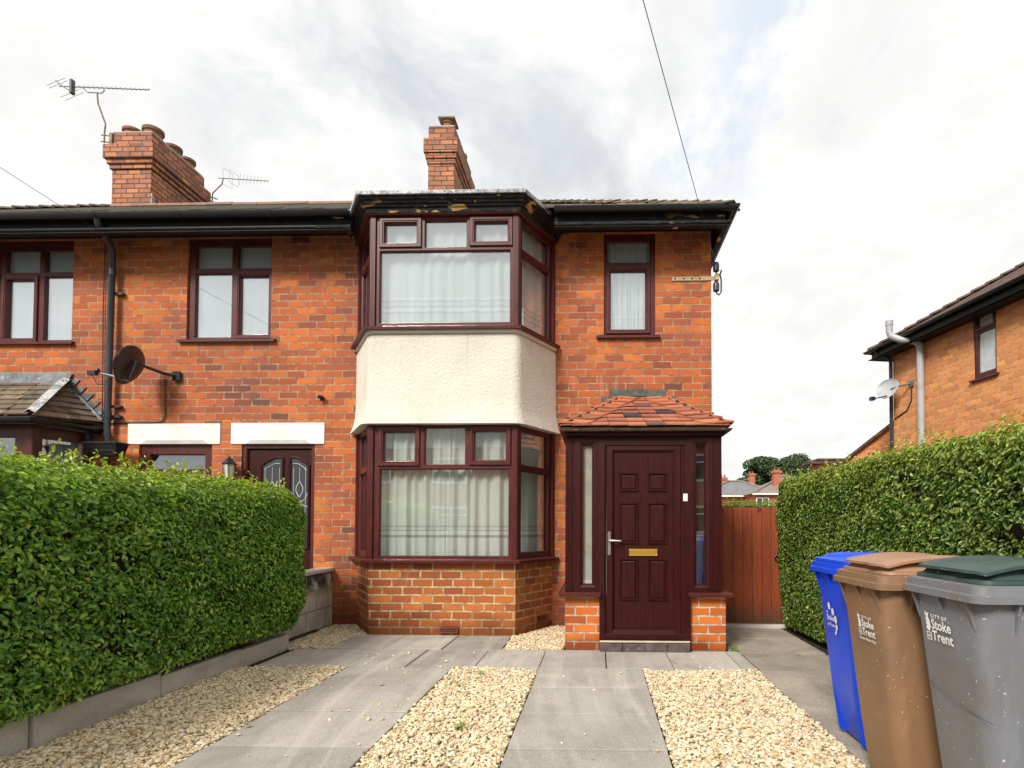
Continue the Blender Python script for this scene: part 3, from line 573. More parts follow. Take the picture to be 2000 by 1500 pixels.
def hip_tiles(a, c, n, m, par, w_=.13, name='hip_tiles', lift=.02):
    b = MB(); a = Vector(a); c = Vector(c); dr = (c-a)/n; sd_ = Vector((dr.y, -dr.x, 0)).normalized()
    for i in range(n):
        p0 = a+dr*i; p1 = a+dr*(i+1.25); up = Vector((0,0,1)); z0, z1 = lift+random.uniform(0,.012), lift*.1
        v = [p0-sd_*w_-up*(.05-z0), p0+up*(z0+.02), p0+sd_*w_-up*(.05-z0), p1-sd_*w_-up*(.05-z1), p1+up*(z1+.02), p1+sd_*w_-up*(.05-z1)]
        v += [q-up*.016 for q in v]; b.add(v, [(0,1,4,3),(1,2,5,4),(6,9,10,7),(7,10,11,8),(0,6,7,1),(1,7,8,2),(3,4,10,9),(4,5,11,10),(0,3,9,6),(2,8,11,5)])
    return b.build(name, m, par, recalc=True)
hip_tiles((XR,EY,EZ+.03), (XE,RY,RZ+.03), 30, M_otile, H1)
yyv = EY-.01     # first tile course showing over the gutter
b = MB()
for k in range(14):
    x0 = XR-.02-.168*(k+1)
    if x0 < -.65: break
    z0 = EZ+.018+random.uniform(-.004,.008); b.prism([(x0+.003,yyv,z0),(x0+.164,yyv,z0+random.uniform(-.004,.004)),(x0+.164,yyv+.26,z0+.155),(x0+.003,yyv+.26,z0+.155)], (0,0,.013))
b.build('eaves_tiles', M_otile, H1, recalc=True)
def ridge_row(x0, x1, par):
    b = MB(); n = max(1, int((x1-x0)/.45)); L_ = (x1-x0)/n
    for i in range(n):
        a = x0+i*L_; c = a+L_-.008; v = []; dz = random.uniform(-.006,.006)
        for xx in (a, c):
            for k in range(9): q = math.pi*k/8; v.append((xx, RY-.12*math.cos(q), RZ-.03+dz+.09*math.sin(q)))
        b.add(v, [(k,k+1,k+10,k+9) for k in range(8)]+[tuple(range(9)), tuple(range(9,18))[::-1]])
    b.build('ridge_tiles', M_ridge, par, smooth=40, recalc=True)
ridge_row(-3.35, XE, H1)
# chimney
def chimney(par, X0, X1, Y0, Y1, zb, steps, ztop, pots, lab, flash=False):
    b = MB(); lv = [(zb, steps[0][0], 0.)]
    for i, (za, o) in enumerate(steps): lv.append((za, steps[i+1][0] if i+1 < len(steps) else ztop, o))
    for za, zc, o in lv: b.box(X0-o, X1+o, Y0-o, Y1+o, za, zc-.004)
    c = b.build('chimney', M_brickc, par, label=lab, bevel=.006)
    MB().prism([(X0-.005,Y0-.005,ztop-.004),(X1+.005,Y0-.005,ztop-.004),(X1+.005,Y1+.005,ztop-.004),(X0-.005,Y1+.005,ztop-.004)], (0,0,.035)).build('mortar_cap', M_kerb, c, bevel=.02)
    for px, py, r, h, cap in pots:
        MB().lathe((px,py,ztop), [(r*.95,0),(r*.9,h*.3),(r*.92,h*.72),(r*1.08,h*.78),(r*1.08,h),(r*.8,h),(r*.75,h*.3),(0.001,h*.3)], 20).build('chimney_pot', M_pot, c, smooth=35)
        if cap: MB().box(px-.16,px+.15,py-.16,py+.16,ztop+h-.002,ztop+h+.035).build('pot_cap', M_rust, c, bevel=.012)
    if flash:
        f = MB().box(X0-.02,X1+.02,Y0-.025,Y0-.005,zb-.1,zb+.16)
        for k in range(5): f.prism([(X1+.012,Y0+.0+.16*k-.02,RZ-.02-.02*k),(X1+.012,Y0+.17+.16*k,RZ-.02-.02*k),(X1+.012,Y0+.02+.16*k-.02,RZ+.24-.03*k)], (.014,0,0))
        f.build('flashing', M_lead, c, recalc=True)
    return c
chimney(H1, -3.055,-2.578,10.0,11.35,6.9,[(7.79,.02),(7.88,.045),(7.97,.07),(8.235,0.)],8.475,[(-2.74,10.2,.125,.20,1),(-2.76,10.65,.12,.2,0),(-2.74,11.1,.125,.2,0)], 'narrow brick chimney stack with capped pot behind the bay')
# small window
window(H1, FW, .09, .735, 3.63, 4.935, [(.133,.668,4.575,4.832,0),(.180,.612,3.72,4.462,1)], n1=-.03, sill=(-.005,.79,3.635,.05), glass=M_glassm, label='tall narrow upper window beside the bay')
# ---- porch
PY = 5.65; FP = Fr((0,PY), (1,0))
MB().box(-.312,.035,5.685,7.045,-.05,.548).build('porch_pier', M_brickp, H1, bevel=.004); MB().box(.918,1.288,5.685,7.045,-.05,.548).build('porch_pier', M_brickp, H1, bevel=.004)
b = MB(); prs = [(-.02,.550),(.075,.545),(.078,.572),(.06,.583),(-.02,.59)]
MB().sweep([(-.30,7.04),(-.30,5.67),(.045,5.67)], prs).box(-.28,.04,5.68,5.8,.552,.586).build('porch_sill', M_upvc, H1, recalc=True); MB().sweep([(.905,5.67),(1.27,5.67),(1.27,7.04)], prs).box(.91,1.25,5.68,5.8,.552,.586).build('porch_sill', M_upvc, H1, recalc=True)
b = MB().panel(FP, -.305, 1.238, .59, 2.135, -.07, 0, [(-.134,-.042,.637,2.055),(.994,1.080,.637,2.055),(.098,.842,.5,2.06)]); b.fbox(FP,.036,.098,.105,.59,-.07,0); b.fbox(FP,.842,.925,.105,.59,-.07,0)
b.box(-.31,-.24,5.64,5.72,.592,2.133); b.box(1.17,1.243,5.64,5.72,.592,2.133)
for q in (-.298,-.283,-.268,-.253,1.182,1.197,1.212,1.227): b.fbox(FP,q-.003,q+.003,.6,2.12,.010,.0135)
pf = b.build('porch_frame', M_door, H1, bevel=.003)
for a, c in ((-.134,-.042),(.994,1.080)):
    MB().ring(FP, a-.075, c+.075, .637-.05, 2.055+.07, [(0,.0),(0,.010),(.045,.012),(.062,.004),(.078,-.02),(.078,-.04),(0,-.04)]).build('side_light_frame', M_door, pf, smooth=25)
    MB().fbox(FP, a-.005, c+.005, .63, 2.06, -.036, -.030).build('side_light', M_glass, pf)
MB().ring(FP, .030, .932, .112, 2.10, [(0,-.02),(0,.012),(.05,.016),(.060,.006),(.070,-.012),(.070,-.06),(0,-.06)]).build('door_surround', M_door, pf, smooth=25)
for X_, s_ in ((-.305,-1),(1.24,1)):       # glazed porch sides
    F = Fr((X_, 7.04), (0,-1)) if s_ < 0 else Fr((X_, 5.72), (0,1)); MB().panel(F, 0, 1.32, .59, 2.135, -.06, 0, [(.10,1.22,.70,2.0)]).build('porch_side_frame', M_door, H1, bevel=.003)
for X_, s_ in ((-.305,-1),(1.24,1)):
    F = Fr((X_, 7.04), (0,-1)) if s_ < 0 else Fr((X_, 5.72), (0,1)); MB().fbox(F, .09, 1.23, .69, 2.01, -.035, -.029).build('porch_side_pane', M_glass, H1)
MB().box(-.24,1.17,7.02,7.045,0,2.1).build('porch_lining', M_room, H1)
MB().box(.15,.8,6.995,7.015,0.05,2.0).build('inner_door', M_white, H1)
MB().fbox(FP,-.145,-.03,.63,2.06,-.052,-.046).build('obscured_film', M_film, H1)
MB().box(.93,1.15,6.2,6.23,0.0,1.15).box(.93,1.0,6.17,6.2,.0,1.9).build('inner_frame', M_white, H1)
# door leaf with six moulded panels, sash ring with sloping foot
FD = Fr((0,PY+.01), (1,0)); b = MB().fbox(FD,.165,.775,.20,2.0,-.045,-.008)
for a, c, e, f in ((.229,.420,1.583,1.776),(.516,.705,1.583,1.776),(.229,.420,1.061,1.476),(.516,.705,1.061,1.476),(.229,.420,.496,.918),(.516,.705,.496,.918)):
    b.ring(FD, a, c, e, f, [(0,-.008),(.007,.010),(.014,.009),(.022,-.012),(.022,-.02),(0,-.02)]); b.ring(FD, a+.022, c-.022, e+.022, f-.022, [(0,-.0085),(.016,-.001),(.020,-.001),(.020,-.02),(0,-.02)]); b.fbox(FD, a+.042, c-.042, e+.042, f-.042, -.02, -.001)
b.ring(FD, .103, .836, .128, 2.053, [(0,-.045),(0,.014),(.055,.018),(.064,.008),(.078,-.006),(.078,-.045)])
b.fbox(FD, .11, .83, .130, .150, .014, .032); b.prism([FD(.155,.165,.016),FD(.785,.165,.016),FD(.775,.215,.004),FD(.165,.215,.004)], (0,-.014,0))
dr = b.build('front_door', M_door, H1, label='dark mahogany six panel front door in the porch', smooth=20, recalc=True)
hb = MB(); hp = [FD(.128+.015*math.cos(q), (1.172 if math.sin(q) > 0 else .966)+.015*math.sin(q), .018) for q in [2*math.pi*k/16 for k in range(16)]]
hb.prism(hp[::-1] if False else hp, (0,-.010,0)); hb.tube([FD(.128,1.095,.02), FD(.128,1.095,.055), FD(.14,1.095,.062), FD(.245,1.093,.060)], .0095, 10); hb.lathe(FD(.128,.99,.026), [(.011,0),(.011,.006),(.001,.006)], 12, axis=(0,-1,0))
hb.build('door_handle', M_steel, dr, recalc=True, smooth=40)
b = MB().fbox(FD,.325,.607,.944,1.012,-.006,.004).ring(FD,.325,.607,.944,1.012,[(0,-.006),(0,.010),(.009,.010),(.013,.004),(.013,-.006)]); b.fbox(FD,.345,.587,.958,.998,.004,.008); b.build('letterbox', M_brass, dr, bevel=.002)
b = MB().fbox(FP,.862,.905,1.488,1.562,.002,.018); b.lathe(FP(.8835,1.525,.018), [(.012,0),(.012,.004),(.001,.004)], 14, axis=(0,-1,0)); b.build('doorbell', M_white, pf, bevel=.006)
MB().fbox(FP,.035,.925,.088,.106,-.07,.020).build('threshold', M_seal, H1, bevel=.004)
b = MB()
for k in range(4): b.box(.037+.2215*k,.255+.2215*k,5.60,5.72,-.03,.083+random.uniform(-.003,.002))
b.build('doorstep', M_quarry, H1, bevel=.006)
# porch roof
A_ = Vector((-.335,5.54,2.205)); B_ = Vector((1.285,5.54,2.205)); QL = Vector((.31,7.045,2.82)); QR = Vector((.81,7.045,2.82))
MB().add([A_,B_,QR,QL,(-.335,7.045,2.205),(1.285,7.045,2.205)], [(0,1,2,3),(0,3,4),(1,5,2),(0,4,5,1)]).build('porch_roof', M_otile, H1, recalc=True)
b = MB(); NC = 8
def slabtile(b, p0, p1, q1, q0, th=.016): 
    v = [p0,p1,q1,q0]; nn = (Vector(p1)-Vector(p0)).cross(Vector(q0)-Vector(p0)).normalized(); nn = nn if nn.z > 0 else -nn
    b.add([Vector(q)+nn*.002 for q in v]+[Vector(q)+nn*(.002+th) for q in v], [(3,2,1,0),(4,5,6,7)]+[(i,(i+1)%4,(i+1)%4+4,i+4) for i in range(4)])
for (P0, P1, T0, T1) in ((A_,B_,QL,QR),(Vector((-.335,7.045,2.205)),A_,QL,QL),(B_,Vector((1.285,7.045,2.205)),QR,QR)):
    nrm = (P1-P0).cross(T0-P0).normalized(); nrm = nrm if nrm.z > 0 else -nrm
    for c in range(NC):
        s0, s1 = c/NC, min(1.02, (c+1.35)/NC); a0 = P0.lerp(T0, s0); a1 = P1.lerp(T1, s0); L_ = (a1-a0).length; e = (a1-a0).normalized() if L_ > .01 else Vector((1,0,0)); up = ((T0-P0)-e*(T0-P0).dot(e)).normalized(); run = (T0-P0).dot(up)
        if L_ < .06: continue
        off = .0 if c % 2 else .09; us = [0.]; q = off if off else .185
        while q < L_-.03: us.append(q); q += .185
        us.append(L_)
        for i in range(len(us)-1):
            lf = nrm*(.020+random.uniform(-.002,.006)); dn = up*(run*(s1-s0)); sag = up*random.uniform(-.008,.004); kL = kR = 0.
            tilt = nrm*random.uniform(-.003,.004)
            p0 = a0+e*(us[i]+.003)+lf+sag; p1 = a0+e*(us[i+1]-.003)+lf+sag+tilt; lim0 = e*0; 
            slabtile(b, p0, p1, a0+e*(us[i+1]-.003)+dn*.93-nrm*.002, a0+e*(us[i]+.003)+dn*.93-nrm*.002, .013)
        
rt = b.build('roof_tiles', M_ptile, H1, recalc=True)
for (P_, T_, s_) in ((A_,QL,-1),(B_,QR,1)):
    b = MB(); inw = Vector((-s_,0,0))
    for c in range(NC):
        f0, f1 = c/NC, min(1.0, (c+1.3)/NC); p0 = P_.lerp(T_, f0); p1 = P_.lerp(T_, f1); half = ((B_-A_).length*(1-f0)+(QR-QL).length*f0)/2
        wv = min(.25+random.uniform(-.02,.015), half-.01); w1 = min(wv+.02, half); lo_ = Vector((0,-.012,.030+random.uniform(0,.010))); out_ = -inw*(.035+random.uniform(0,.02))
        slabtile(b, p0+out_+lo_+Vector((0,0,.016)), p0+inw*wv+lo_, p1+inw*wv+Vector((0,0,.012)), p1+Vector((0,0,.030)), .015)
        slabtile(b, p0+out_+lo_+Vector((0,0,.012)), p0+out_*.6+Vector((0,.24,.012)), p1+Vector((0,.2,.01)), p1+Vector((0,0,.026)), .013)
    b.build('hip_tiles', M_htile, H1, recalc=True)
b = MB().sweep([(-.295,7.04),(-.295,5.585),(1.25,5.585),(1.25,7.04)], [(-.03,2.137),(.0,2.137),(.004,2.155),(.02,2.16),(.02,2.19),(-.03,2.19)]); b.build('porch_fascia', M_door, H1, recalc=True)
b = MB().sweep([(-.295,7.04),(-.295,5.585),(1.25,5.585),(1.25,7.04)], gutter_prof(.028, 2.195, .045)); b.build('porch_gutter', mat('weathered brown gutter', noisy((.10,.05,.035),(.05,.035,.03),10,.6,c3=(.2,.14,.1))), H1, smooth=40, recalc=True)
b = MB()
for u0, u1, z0, z1, n in ((.16,.43,2.80,2.952,.012),(.43,.62,2.86,2.956,.016),(.62,.86,2.84,2.946,.012),(.055,.158,2.70,2.855,.010),(-.063,.053,2.64,2.757,.012),(-.178,-.065,2.56,2.665,.010),(.862,.985,2.74,2.862,.010),(.987,1.06,2.66,2.74,.011),(-.30,-.18,2.42,2.57,.012)):
    b.fbox(FW,u0,u1,z0,z1,.0015,n)
b.build('porch_flashing', M_slate, H1, bevel=.003)
# ================================================================== NEIGHBOUR HOUSE (left)
H2 = thing('terraced_house', (-7, 7.05, 0), 'red brick neighbouring terrace house behind the left hedge with tiled ground floor bay', 'house')
hw2 = (-5.26,-4.16,3.615,4.935); hw1 = (-7.78,-6.765,3.6,4.935); hsw = (-5.845,-4.893,1.2,2.27); hdr = (-4.51,-3.565,.0,2.27)
b = MB().panel(FW, -12, -3.352, -.1, 5.0, -.25, 0, [hw2, hw1, hsw, hdr, (-9.1,-6.7,.9,2.35)]); b.box(-12,-3.352,12.95,13.2,-.1,5.0); b.box(-12,-11.75,7.3,12.95,-.1,5.0); b.build('wall', M_brick, H2)
MB().add([(-8.6,7.31,2.9),(-3.5,7.31,2.9),(-3.5,9.9,2.9),(-8.6,9.9,2.9),(-8.6,7.31,4.98),(-3.5,7.31,4.98),(-3.5,9.9,4.98),(-8.6,9.9,4.98)], [(0,1,2,3),(7,6,5,4),(2,6,7,3),(1,5,6,2),(4,0,3,7)]).build('bedroom', M_room, H2)
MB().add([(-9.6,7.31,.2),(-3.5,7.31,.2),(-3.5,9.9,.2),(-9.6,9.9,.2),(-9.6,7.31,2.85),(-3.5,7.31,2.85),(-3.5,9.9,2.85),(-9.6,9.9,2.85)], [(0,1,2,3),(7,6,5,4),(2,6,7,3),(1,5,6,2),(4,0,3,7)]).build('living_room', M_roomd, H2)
window(H2, FW, -5.26,-4.16,3.615,4.935, [(-5.165,-4.705,4.555,4.83,0),(-4.62,-4.19,4.555,4.83,0),(-5.165,-4.705,3.66,4.48,0),(-4.585,-4.215,3.69,4.44,1)], n1=-.03, sill=(-5.35,-4.085,3.62,.05), glass=M_glassb, label='upper window of the neighbour nearest to the tall bay')
window(H2, FW, -7.78,-6.765,3.6,4.935, [(-7.69,-7.25,4.53,4.80,0),(-7.165,-6.80,4.53,4.80,0),(-7.67,-7.31,3.665,4.42,1),(-7.165,-6.80,3.64,4.46,0)], n1=-.03, sill=(-7.87,-6.72,3.605,.05), glass=M_glassb, label='upper window above the tiled ground floor bay')
window(H2, FW, -5.845,-4.893,1.2,2.265, [(-5.72,-5.01,1.96,2.14,0),(-5.72,-5.01,1.27,1.90,0)], n1=-.03, label='small window under the left white lintel')
lin = [MB().fbox(FW,-5.985,-4.785,2.272,2.535,-.02,.014).build('lintel', M_white, H2, bevel=.006), MB().fbox(FW,-4.645,-3.442,2.272,2.542,-.02,.014).build('lintel', M_white, H2, bevel=.006)]
for k_, (a, c) in enumerate(((-5.80,-4.93),(-4.45,-3.62))): MB().prism([FW(a,2.274,.0145),FW(c,2.274,.0145),FW(c-.07,2.325,.0145),FW(a+.07,2.325,.0145)], (0,-.010,0)).build('lintel_drip', M_bead, lin[k_], recalc=True)
# neighbour door
b = MB().ring(FW,-4.505,-3.57,-.0,2.268,[(0,-.12),(0,-.02),(.045,-.02),(.055,-.035),(.055,-.12)]); nf = b.build('door_frame', M_upvc, H2)
def arch(u0, u1, zt, n, up=.075, rev=False):
    pts = []
    for k in range(13):
        s_ = k/12; q = s_ if not rev else 1-s_; pts.append((u0+(u1-u0)*s_, zt+up*(.5-.5*math.cos(math.pi*min(1, q*1.35)))*1.0-(.02 if q < .1 else 0)))
    return [FW(u0,.95,n)]+[FW(u,z,n) for u, z in pts]+[FW(u1,.95,n)]
b = MB().fbox(FW,-4.44,-3.63,.05,2.205,-.10,-.055); nd = b.build('front_door', M_door, H2, label='neighbour door with two arched leaded glass lights')
for u0, u1, rev in ((-4.275,-4.00,False),(-3.905,-3.66,True)):
    MB().prism(arch(u0,u1,2.03,-.055,.075,rev), (0,-.003,0)).build('pane', M_dglass, nd, recalc=True)
    a = arch(u0,u1,2.03,-.05,.075,rev); MB().tube(a+[a[0]], .016, 6).build('glazing_bead', M_door, nd)
    c = (u0+u1)/2; b = MB(); q = -.050
    pts = arch(u0+.035,u1-.035,1.97,q,.06,rev)[1:-1]; b.tube(pts, .004, 5); b.tube([FW(u0+.045,1.2,q),FW(u0+.045,1.98,q)], .003, 5); b.tube([FW(u1-.045,1.2,q),FW(u1-.045,1.98,q)], .003, 5); b.tube([FW(c,1.98,q),FW(c,1.80,q)], .003, 5)
    for s_ in (-1, 1):
        b.tube([FW(c+s_*.045*math.sin(math.pi*k/10), 1.80-.20*k/10, q) for k in range(11)], .005, 5); b.tube([FW(c+s_*.10*math.cos(math.pi/2*k/8), 1.66-.12*math.sin(math.pi/2*k/8), q) for k in range(9)], .005, 5)
        b.tube([FW(c,1.54,q),FW(c+s_*.05,1.50,q),FW(c+s_*.12,1.47,q)], .004, 5); b.tube([FW(c+s_*.07*math.sin(math.pi/2*k/8), 1.42-.16*(1-math.cos(math.pi/2*k/8)), q) for k in range(9)], .005, 5)
    b.build('lead_came', M_leadcame, nd)
# neighbour ground floor bay
nb = [(-9.2,7.05),(-9.0,6.42),(-6.60,6.42),(-6.42,7.05)]; FN = Fr((0,6.42),(1,0)); FNR = Fr(nb[2], (.18,.63)); LN = math.hypot(.18,.63)
MB().sweep(nb, [(-.02,-.1),(-.02,.9),(-.2,.9),(-.2,-.1)]).build('bay_wall', M_brick, H2, recalc=True)
nw = window(H2, FN, -8.98,-6.66,.92,2.40, [(-7.85,-6.84,.99,2.27,0),(-8.9,-7.95,.99,2.27,0)], name='bay_window', n1=-.02, label='ground floor bay window with hipped tile roof')
MB().fbox(FN,-6.70,-6.60,.92,2.40,-.10,.004).fbox(FNR,0,.07,.92,2.40,-.10,.004).build('corner_post', M_upvc, nw, bevel=.004)
MB().panel(FNR,.05,LN,.92,2.40,-.09,-.02,[(.11,LN-.07,.99,2.27)]).build('side_frame', M_upvc, nw, bevel=.003); MB().fbox(FNR,.10,LN-.06,.98,2.28,-.06,-.054).build('pane', M_glass, nw)
E0 = Vector((-9.25,6.22,2.47)); E1 = Vector((-6.43,6.22,2.47)); T1_ = Vector((-6.83,7.045,3.06)); T0_ = Vector((-8.85,7.045,3.06)); EW = Vector((-6.30,7.045,2.53))
MB().add([E0,E1,T1_,T0_,EW,(-9.4,7.045,2.5)], [(0,1,2,3),(1,4,2),(0,3,5),(0,5,4,1)]).build('bay_roof', M_otile, H2, recalc=True)
b = MB()
for (P0, P1, T0, T1) in ((E0,E1,T0_,T1_),(E1,EW,T1_,T1_)):
    nrm = (P1-P0).cross(T0-P0).normalized(); nrm = nrm if nrm.z > 0 else -nrm; NB = 7
    for c in range(NB):
        s0, s1 = c/NB, min(1., (c+1.3)/NB); a0 = P0.lerp(T0, s0); a1 = P1.lerp(T1, s0); b0 = P0.lerp(T0, s1); b1 = P1.lerp(T1, s1)
        n = max(1, int((a1-a0).length/.30)); 
        for i in range(n):
            f0, f1 = i/n+.004, (i+1)/n-.004; lf = nrm*(.022+random.uniform(-.002,.004)); slabtile(b, a0.lerp(a1,f0)+lf, a0.lerp(a1,f1)+lf, b0.lerp(b1,f1), b0.lerp(b1,f0), .014)
b.build('roof_tiles', M_otile, H2, recalc=True)
b = MB(); hv = T1_-E1; sd_ = Vector((1,-.3,0)).normalized()*.12; n_ = 9
for k in range(n_):
    a = E1.lerp(T1_, k/n_)+Vector((0,-.02,.07)); c = E1.lerp(T1_, (k+1)/n_)+Vector((0,-.02,.07)); w0 = Vector((0,0,-.035)); b.add([a-sd_+w0, a+Vector((0,0,.012)), a+sd_+w0, c-sd_+w0, c+Vector((0,0,.012)), c+sd_+w0], [(0,1,4,3),(1,2,5,4)])
b.build('lead_hip', M_lead, H2)
b = MB().add([(-9.0,7.03,3.20),(-6.72,7.03,3.195),(-6.77,6.99,3.02),(-6.86,6.86,2.965),(-9.0,6.84,2.965),(-9.0,6.99,3.03)], [(0,5,2,1),(5,4,3,2)])
for k in range(6):
    x0 = -6.80+.092*k; zt = 3.10-.1*k*.93; b.prism([FW(x0,zt-.14,.004),FW(x0+.10,zt-.07,.004),FW(x0+.17,zt+.0,.004),FW(x0-.02,zt+.0,.004)], (0,-.010,0))
b.tube([(-6.83,7.02,3.03),(-6.6,7.02,2.86),(-6.31,7.02,2.57)], .028, 6); b.build('lead_flashing', M_leadd, H2, recalc=True)
b = MB().sweep([(-9.2,6.25),(-6.44,6.25),(-6.32,7.03)], [(-.02,2.395),(.0,2.395),(.0,2.46),(-.02,2.46)]).sweep([(-9.2,6.25),(-6.44,6.25),(-6.32,7.03)], gutter_prof(.045,2.455,.05)); b.build('bay_gutter', M_black, H2, recalc=True, smooth=40)
MB().tube([(-6.41,6.93,2.42),(-6.41,6.93,2.33),(-6.39,6.93,2.30),(-6.27,6.95,2.22),(-6.245,6.96,2.18),(-6.245,6.96,2.10)], .034, 10).build('swan_neck', M_pipe, H2, smooth=50)
# eaves, roof, chimney of the neighbour
eN = [(-12.2,6.60),(-3.352,6.60)]
MB().sweep([(-12.2,12),(-12.2,6.60),(-3.352,6.60)], FAS).build('fascia', M_blackm, H2, recalc=True)
b = MB().sweep([(-12.2,12),(-12.2,6.60),(-3.352,6.60)], gutter_prof(z=4.965))
for xx in (-8.3,-6.03,-5.0,-3.9): b.sweep([(xx,6.60),(xx+.05,6.60)], gutter_prof(.062, 4.965))
b.build('gutter', M_black, H2, smooth=40, recalc=True)
MB().box(-12.2,-3.352,6.62,7.045,4.945,4.96).build('soffit', M_blackm, H2)
XL = -12.27; XH = -8.9
MB().add([(XL,EY,EZ),(-3.352,EY,EZ),(-3.352,RY,RZ+.03),(XH,RY,RZ+.03),(XL,RB,EZ),(-3.352,RB,EZ)], [(0,1,2,3),(0,3,4),(4,3,2,5)]).build('roof', M_roof, H2)
hip_tiles((XL,EY,EZ+.03), (XH,RY,RZ+.05), 30, M_otile, H2)
b = MB()
for k in range(52):
    x0 = -3.36-.168*(k+1); z0 = EZ+.018+random.uniform(-.004,.008); b.prism([(x0+.003,yyv,z0),(x0+.164,yyv,z0),(x0+.164,yyv+.26,z0+.155),(x0+.003,yyv+.26,z0+.155)], (0,0,.013))
b.build('eaves_tiles', M_roof, H2, recalc=True)
ridge_row(XH, -3.352, H2)
chimney(H2, -8.87,-8.14,9.95,11.3,6.9,[(7.745,.03),(7.825,.06),(7.91,.10),(8.17,.015)],8.43,[(-8.70,10.2,.16,.20,0),(-8.36,10.25,.165,.25,0),(-8.33,10.70,.155,.22,0),(-8.33,11.08,.15,.22,0)], 'wide brick chimney stack with four clay pots', True)
b = MB().tube([(-6.00,6.54,4.93),(-6.00,6.56,4.86),(-6.03,6.64,4.82),(-6.145,6.90,4.79),(-6.175,6.965,4.70),(-6.185,6.965,3.2),(-6.20,6.965,1.0)], .037, 12)
b.tube([(-6.185,6.965,2.68),(-6.186,6.965,2.60)], .042, 12); b.tube([(-6.175,6.965,4.5),(-6.176,6.965,4.42)], .043, 12)
for zz_ in (4.2,2.75,2.62): b.box(-6.18,-6.06,6.99,7.045,zz_-.015,zz_+.015)
b.build('downpipe', M_pipe, H2, smooth=50)
MB().tube([(-6.335,7.03,4.85),(-6.34,7.03,4.0),(-6.315,7.03,2.6)], .006, 5).build('wall_cable', M_black, H2)
b = MB().fbox(FW,-3.9,-3.68,4.86,4.935,-.01,.003); [b.fbox(FW,-3.895+.027*k,-3.885+.027*k,4.865,4.93,.003,.010) for k in range(8)]; [b.fbox(FW,-3.9,-3.68,4.865+.02*k,4.872+.02*k,.003,.009) for k in range(4)]; b.build('air_brick', M_ventm, H2)
# ------------------------------------------------------------------ curtains
def curtain(path, z0, z1, m, label, folds=18, amp=.022, seed=1, gather=.0, name='curtain'):
    r = random.Random(seed); pts = [Vector(q) for q in path]; seg = [(pts[i+1]-pts[i]).length for i in range(len(pts)-1)]; L_ = sum(seg); n = int(L_/.010)
    ph = [r.uniform(0, 6.28) for _ in range(6)]; v = []; f = []; nz = 14
    for j in range(nz+1):
        zz_ = z0+(z1-z0)*j/nz; k = 1-.35*j/nz
        for i in range(n+1):
            s_ = L_*i/n; q = s_; a = 0
            while a < len(seg)-1 and q > seg[a]: q -= seg[a]; a += 1
            dr_ = (pts[a+1]-pts[a]).normalized(); P_ = pts[a]+dr_*q; nn = Vector((dr_.y, -dr_.x)); w_ = s_*folds*2*math.pi/L_
            o = amp*k*(math.sin(w_+1.4*math.sin(w_*.23+ph[0])+.15*j*math.sin(s_*2+ph[3]))+.5*math.sin(w_*.47+ph[1])+.35*math.sin(w_*1.9+ph[2]))
            v.append((P_.x+nn.x*o, P_.y+nn.y*o, zz_+(.006*math.sin(w_*.5) if j == 0 else 0)))
    for j in range(nz):
        for i in range(n): a = j*(n+1)+i; f.append((a, a+1, a+n+2, a+n+1))
    me = bpy.data.meshes.new(name); me.from_pydata(v, [], f); me.update(); c = (pts[0]+pts[-1])/2
    o = finish(me, name, m, None, loc=(c.x, c.y, 0), smooth=80); return tag(o, label, 'curtain', None)
def curtain_mat_fix(): pass
cpU = [(-2.93,7.10),(-2.50,6.50),(-1.0,6.50),(-.645,7.13)]
c1 = curtain(cpU, 3.53, 4.84, M_curtU, 'white striped curtain across the upper bay window', 17, .014, 3)
c2 = curtain([(-2.93,7.10),(-2.50,6.50),(-1.69,6.50)], .86, 2.40, M_curtL, 'left half of the cream striped curtain in the lower bay window', 11, .024, 8)
c3 = curtain([(-1.735,6.515),(-1.0,6.50),(-.645,7.13)], .86, 2.40, M_curtL, 'right half of the cream striped curtain in the lower bay window', 10, .024, 9)
for c in (c2, c3): c['group'] = 'cream curtains in the lower bay'
M_curtS = mat('small window curtain', cloth((.86,.87,.84), ((3.86,3.88,(.66,.68,.66),.7),(3.93,3.945,(.68,.7,.68),.6),(3.985,4.0,(.7,.71,.7),.6))))
curtain([(.10,7.145),(.72,7.145)], 3.66, 4.93, M_curtS, 'white curtain in the narrow window above the porch', 12, .016, 12)
curtain([(-5.24,7.145),(-4.18,7.145)], 3.65, 4.93, M_pale, 'pale cloth added for brightness in the upper window left of the bay', 5, .006, 14)  # sheet added behind the glass so the panes look bright as sky
curtain([(-7.76,7.145),(-6.78,7.145)], 3.65, 4.93, M_pale, 'pale cloth added for brightness in the far left upper window', 5, .006, 15)  # second added sheet, brightens these panes likewise
curtain([(-6.76,6.78),(-6.56,7.05)], .95, 2.35, M_pale, 'cream curtain at the side of the ground floor bay on the left', 7, .02, 16)
b = MB()
for k in range(4): b.fbox(FR_, .07+.165*k, .225+.165*k, 4.44, 4.80, -.30, -.285)
tag(b.build('wooden_board', M_wood, loc=tuple(Vector(FR_(.35,4.44,-.29)))), 'orange wooden boards behind the right top pane of the upper bay', 'board')
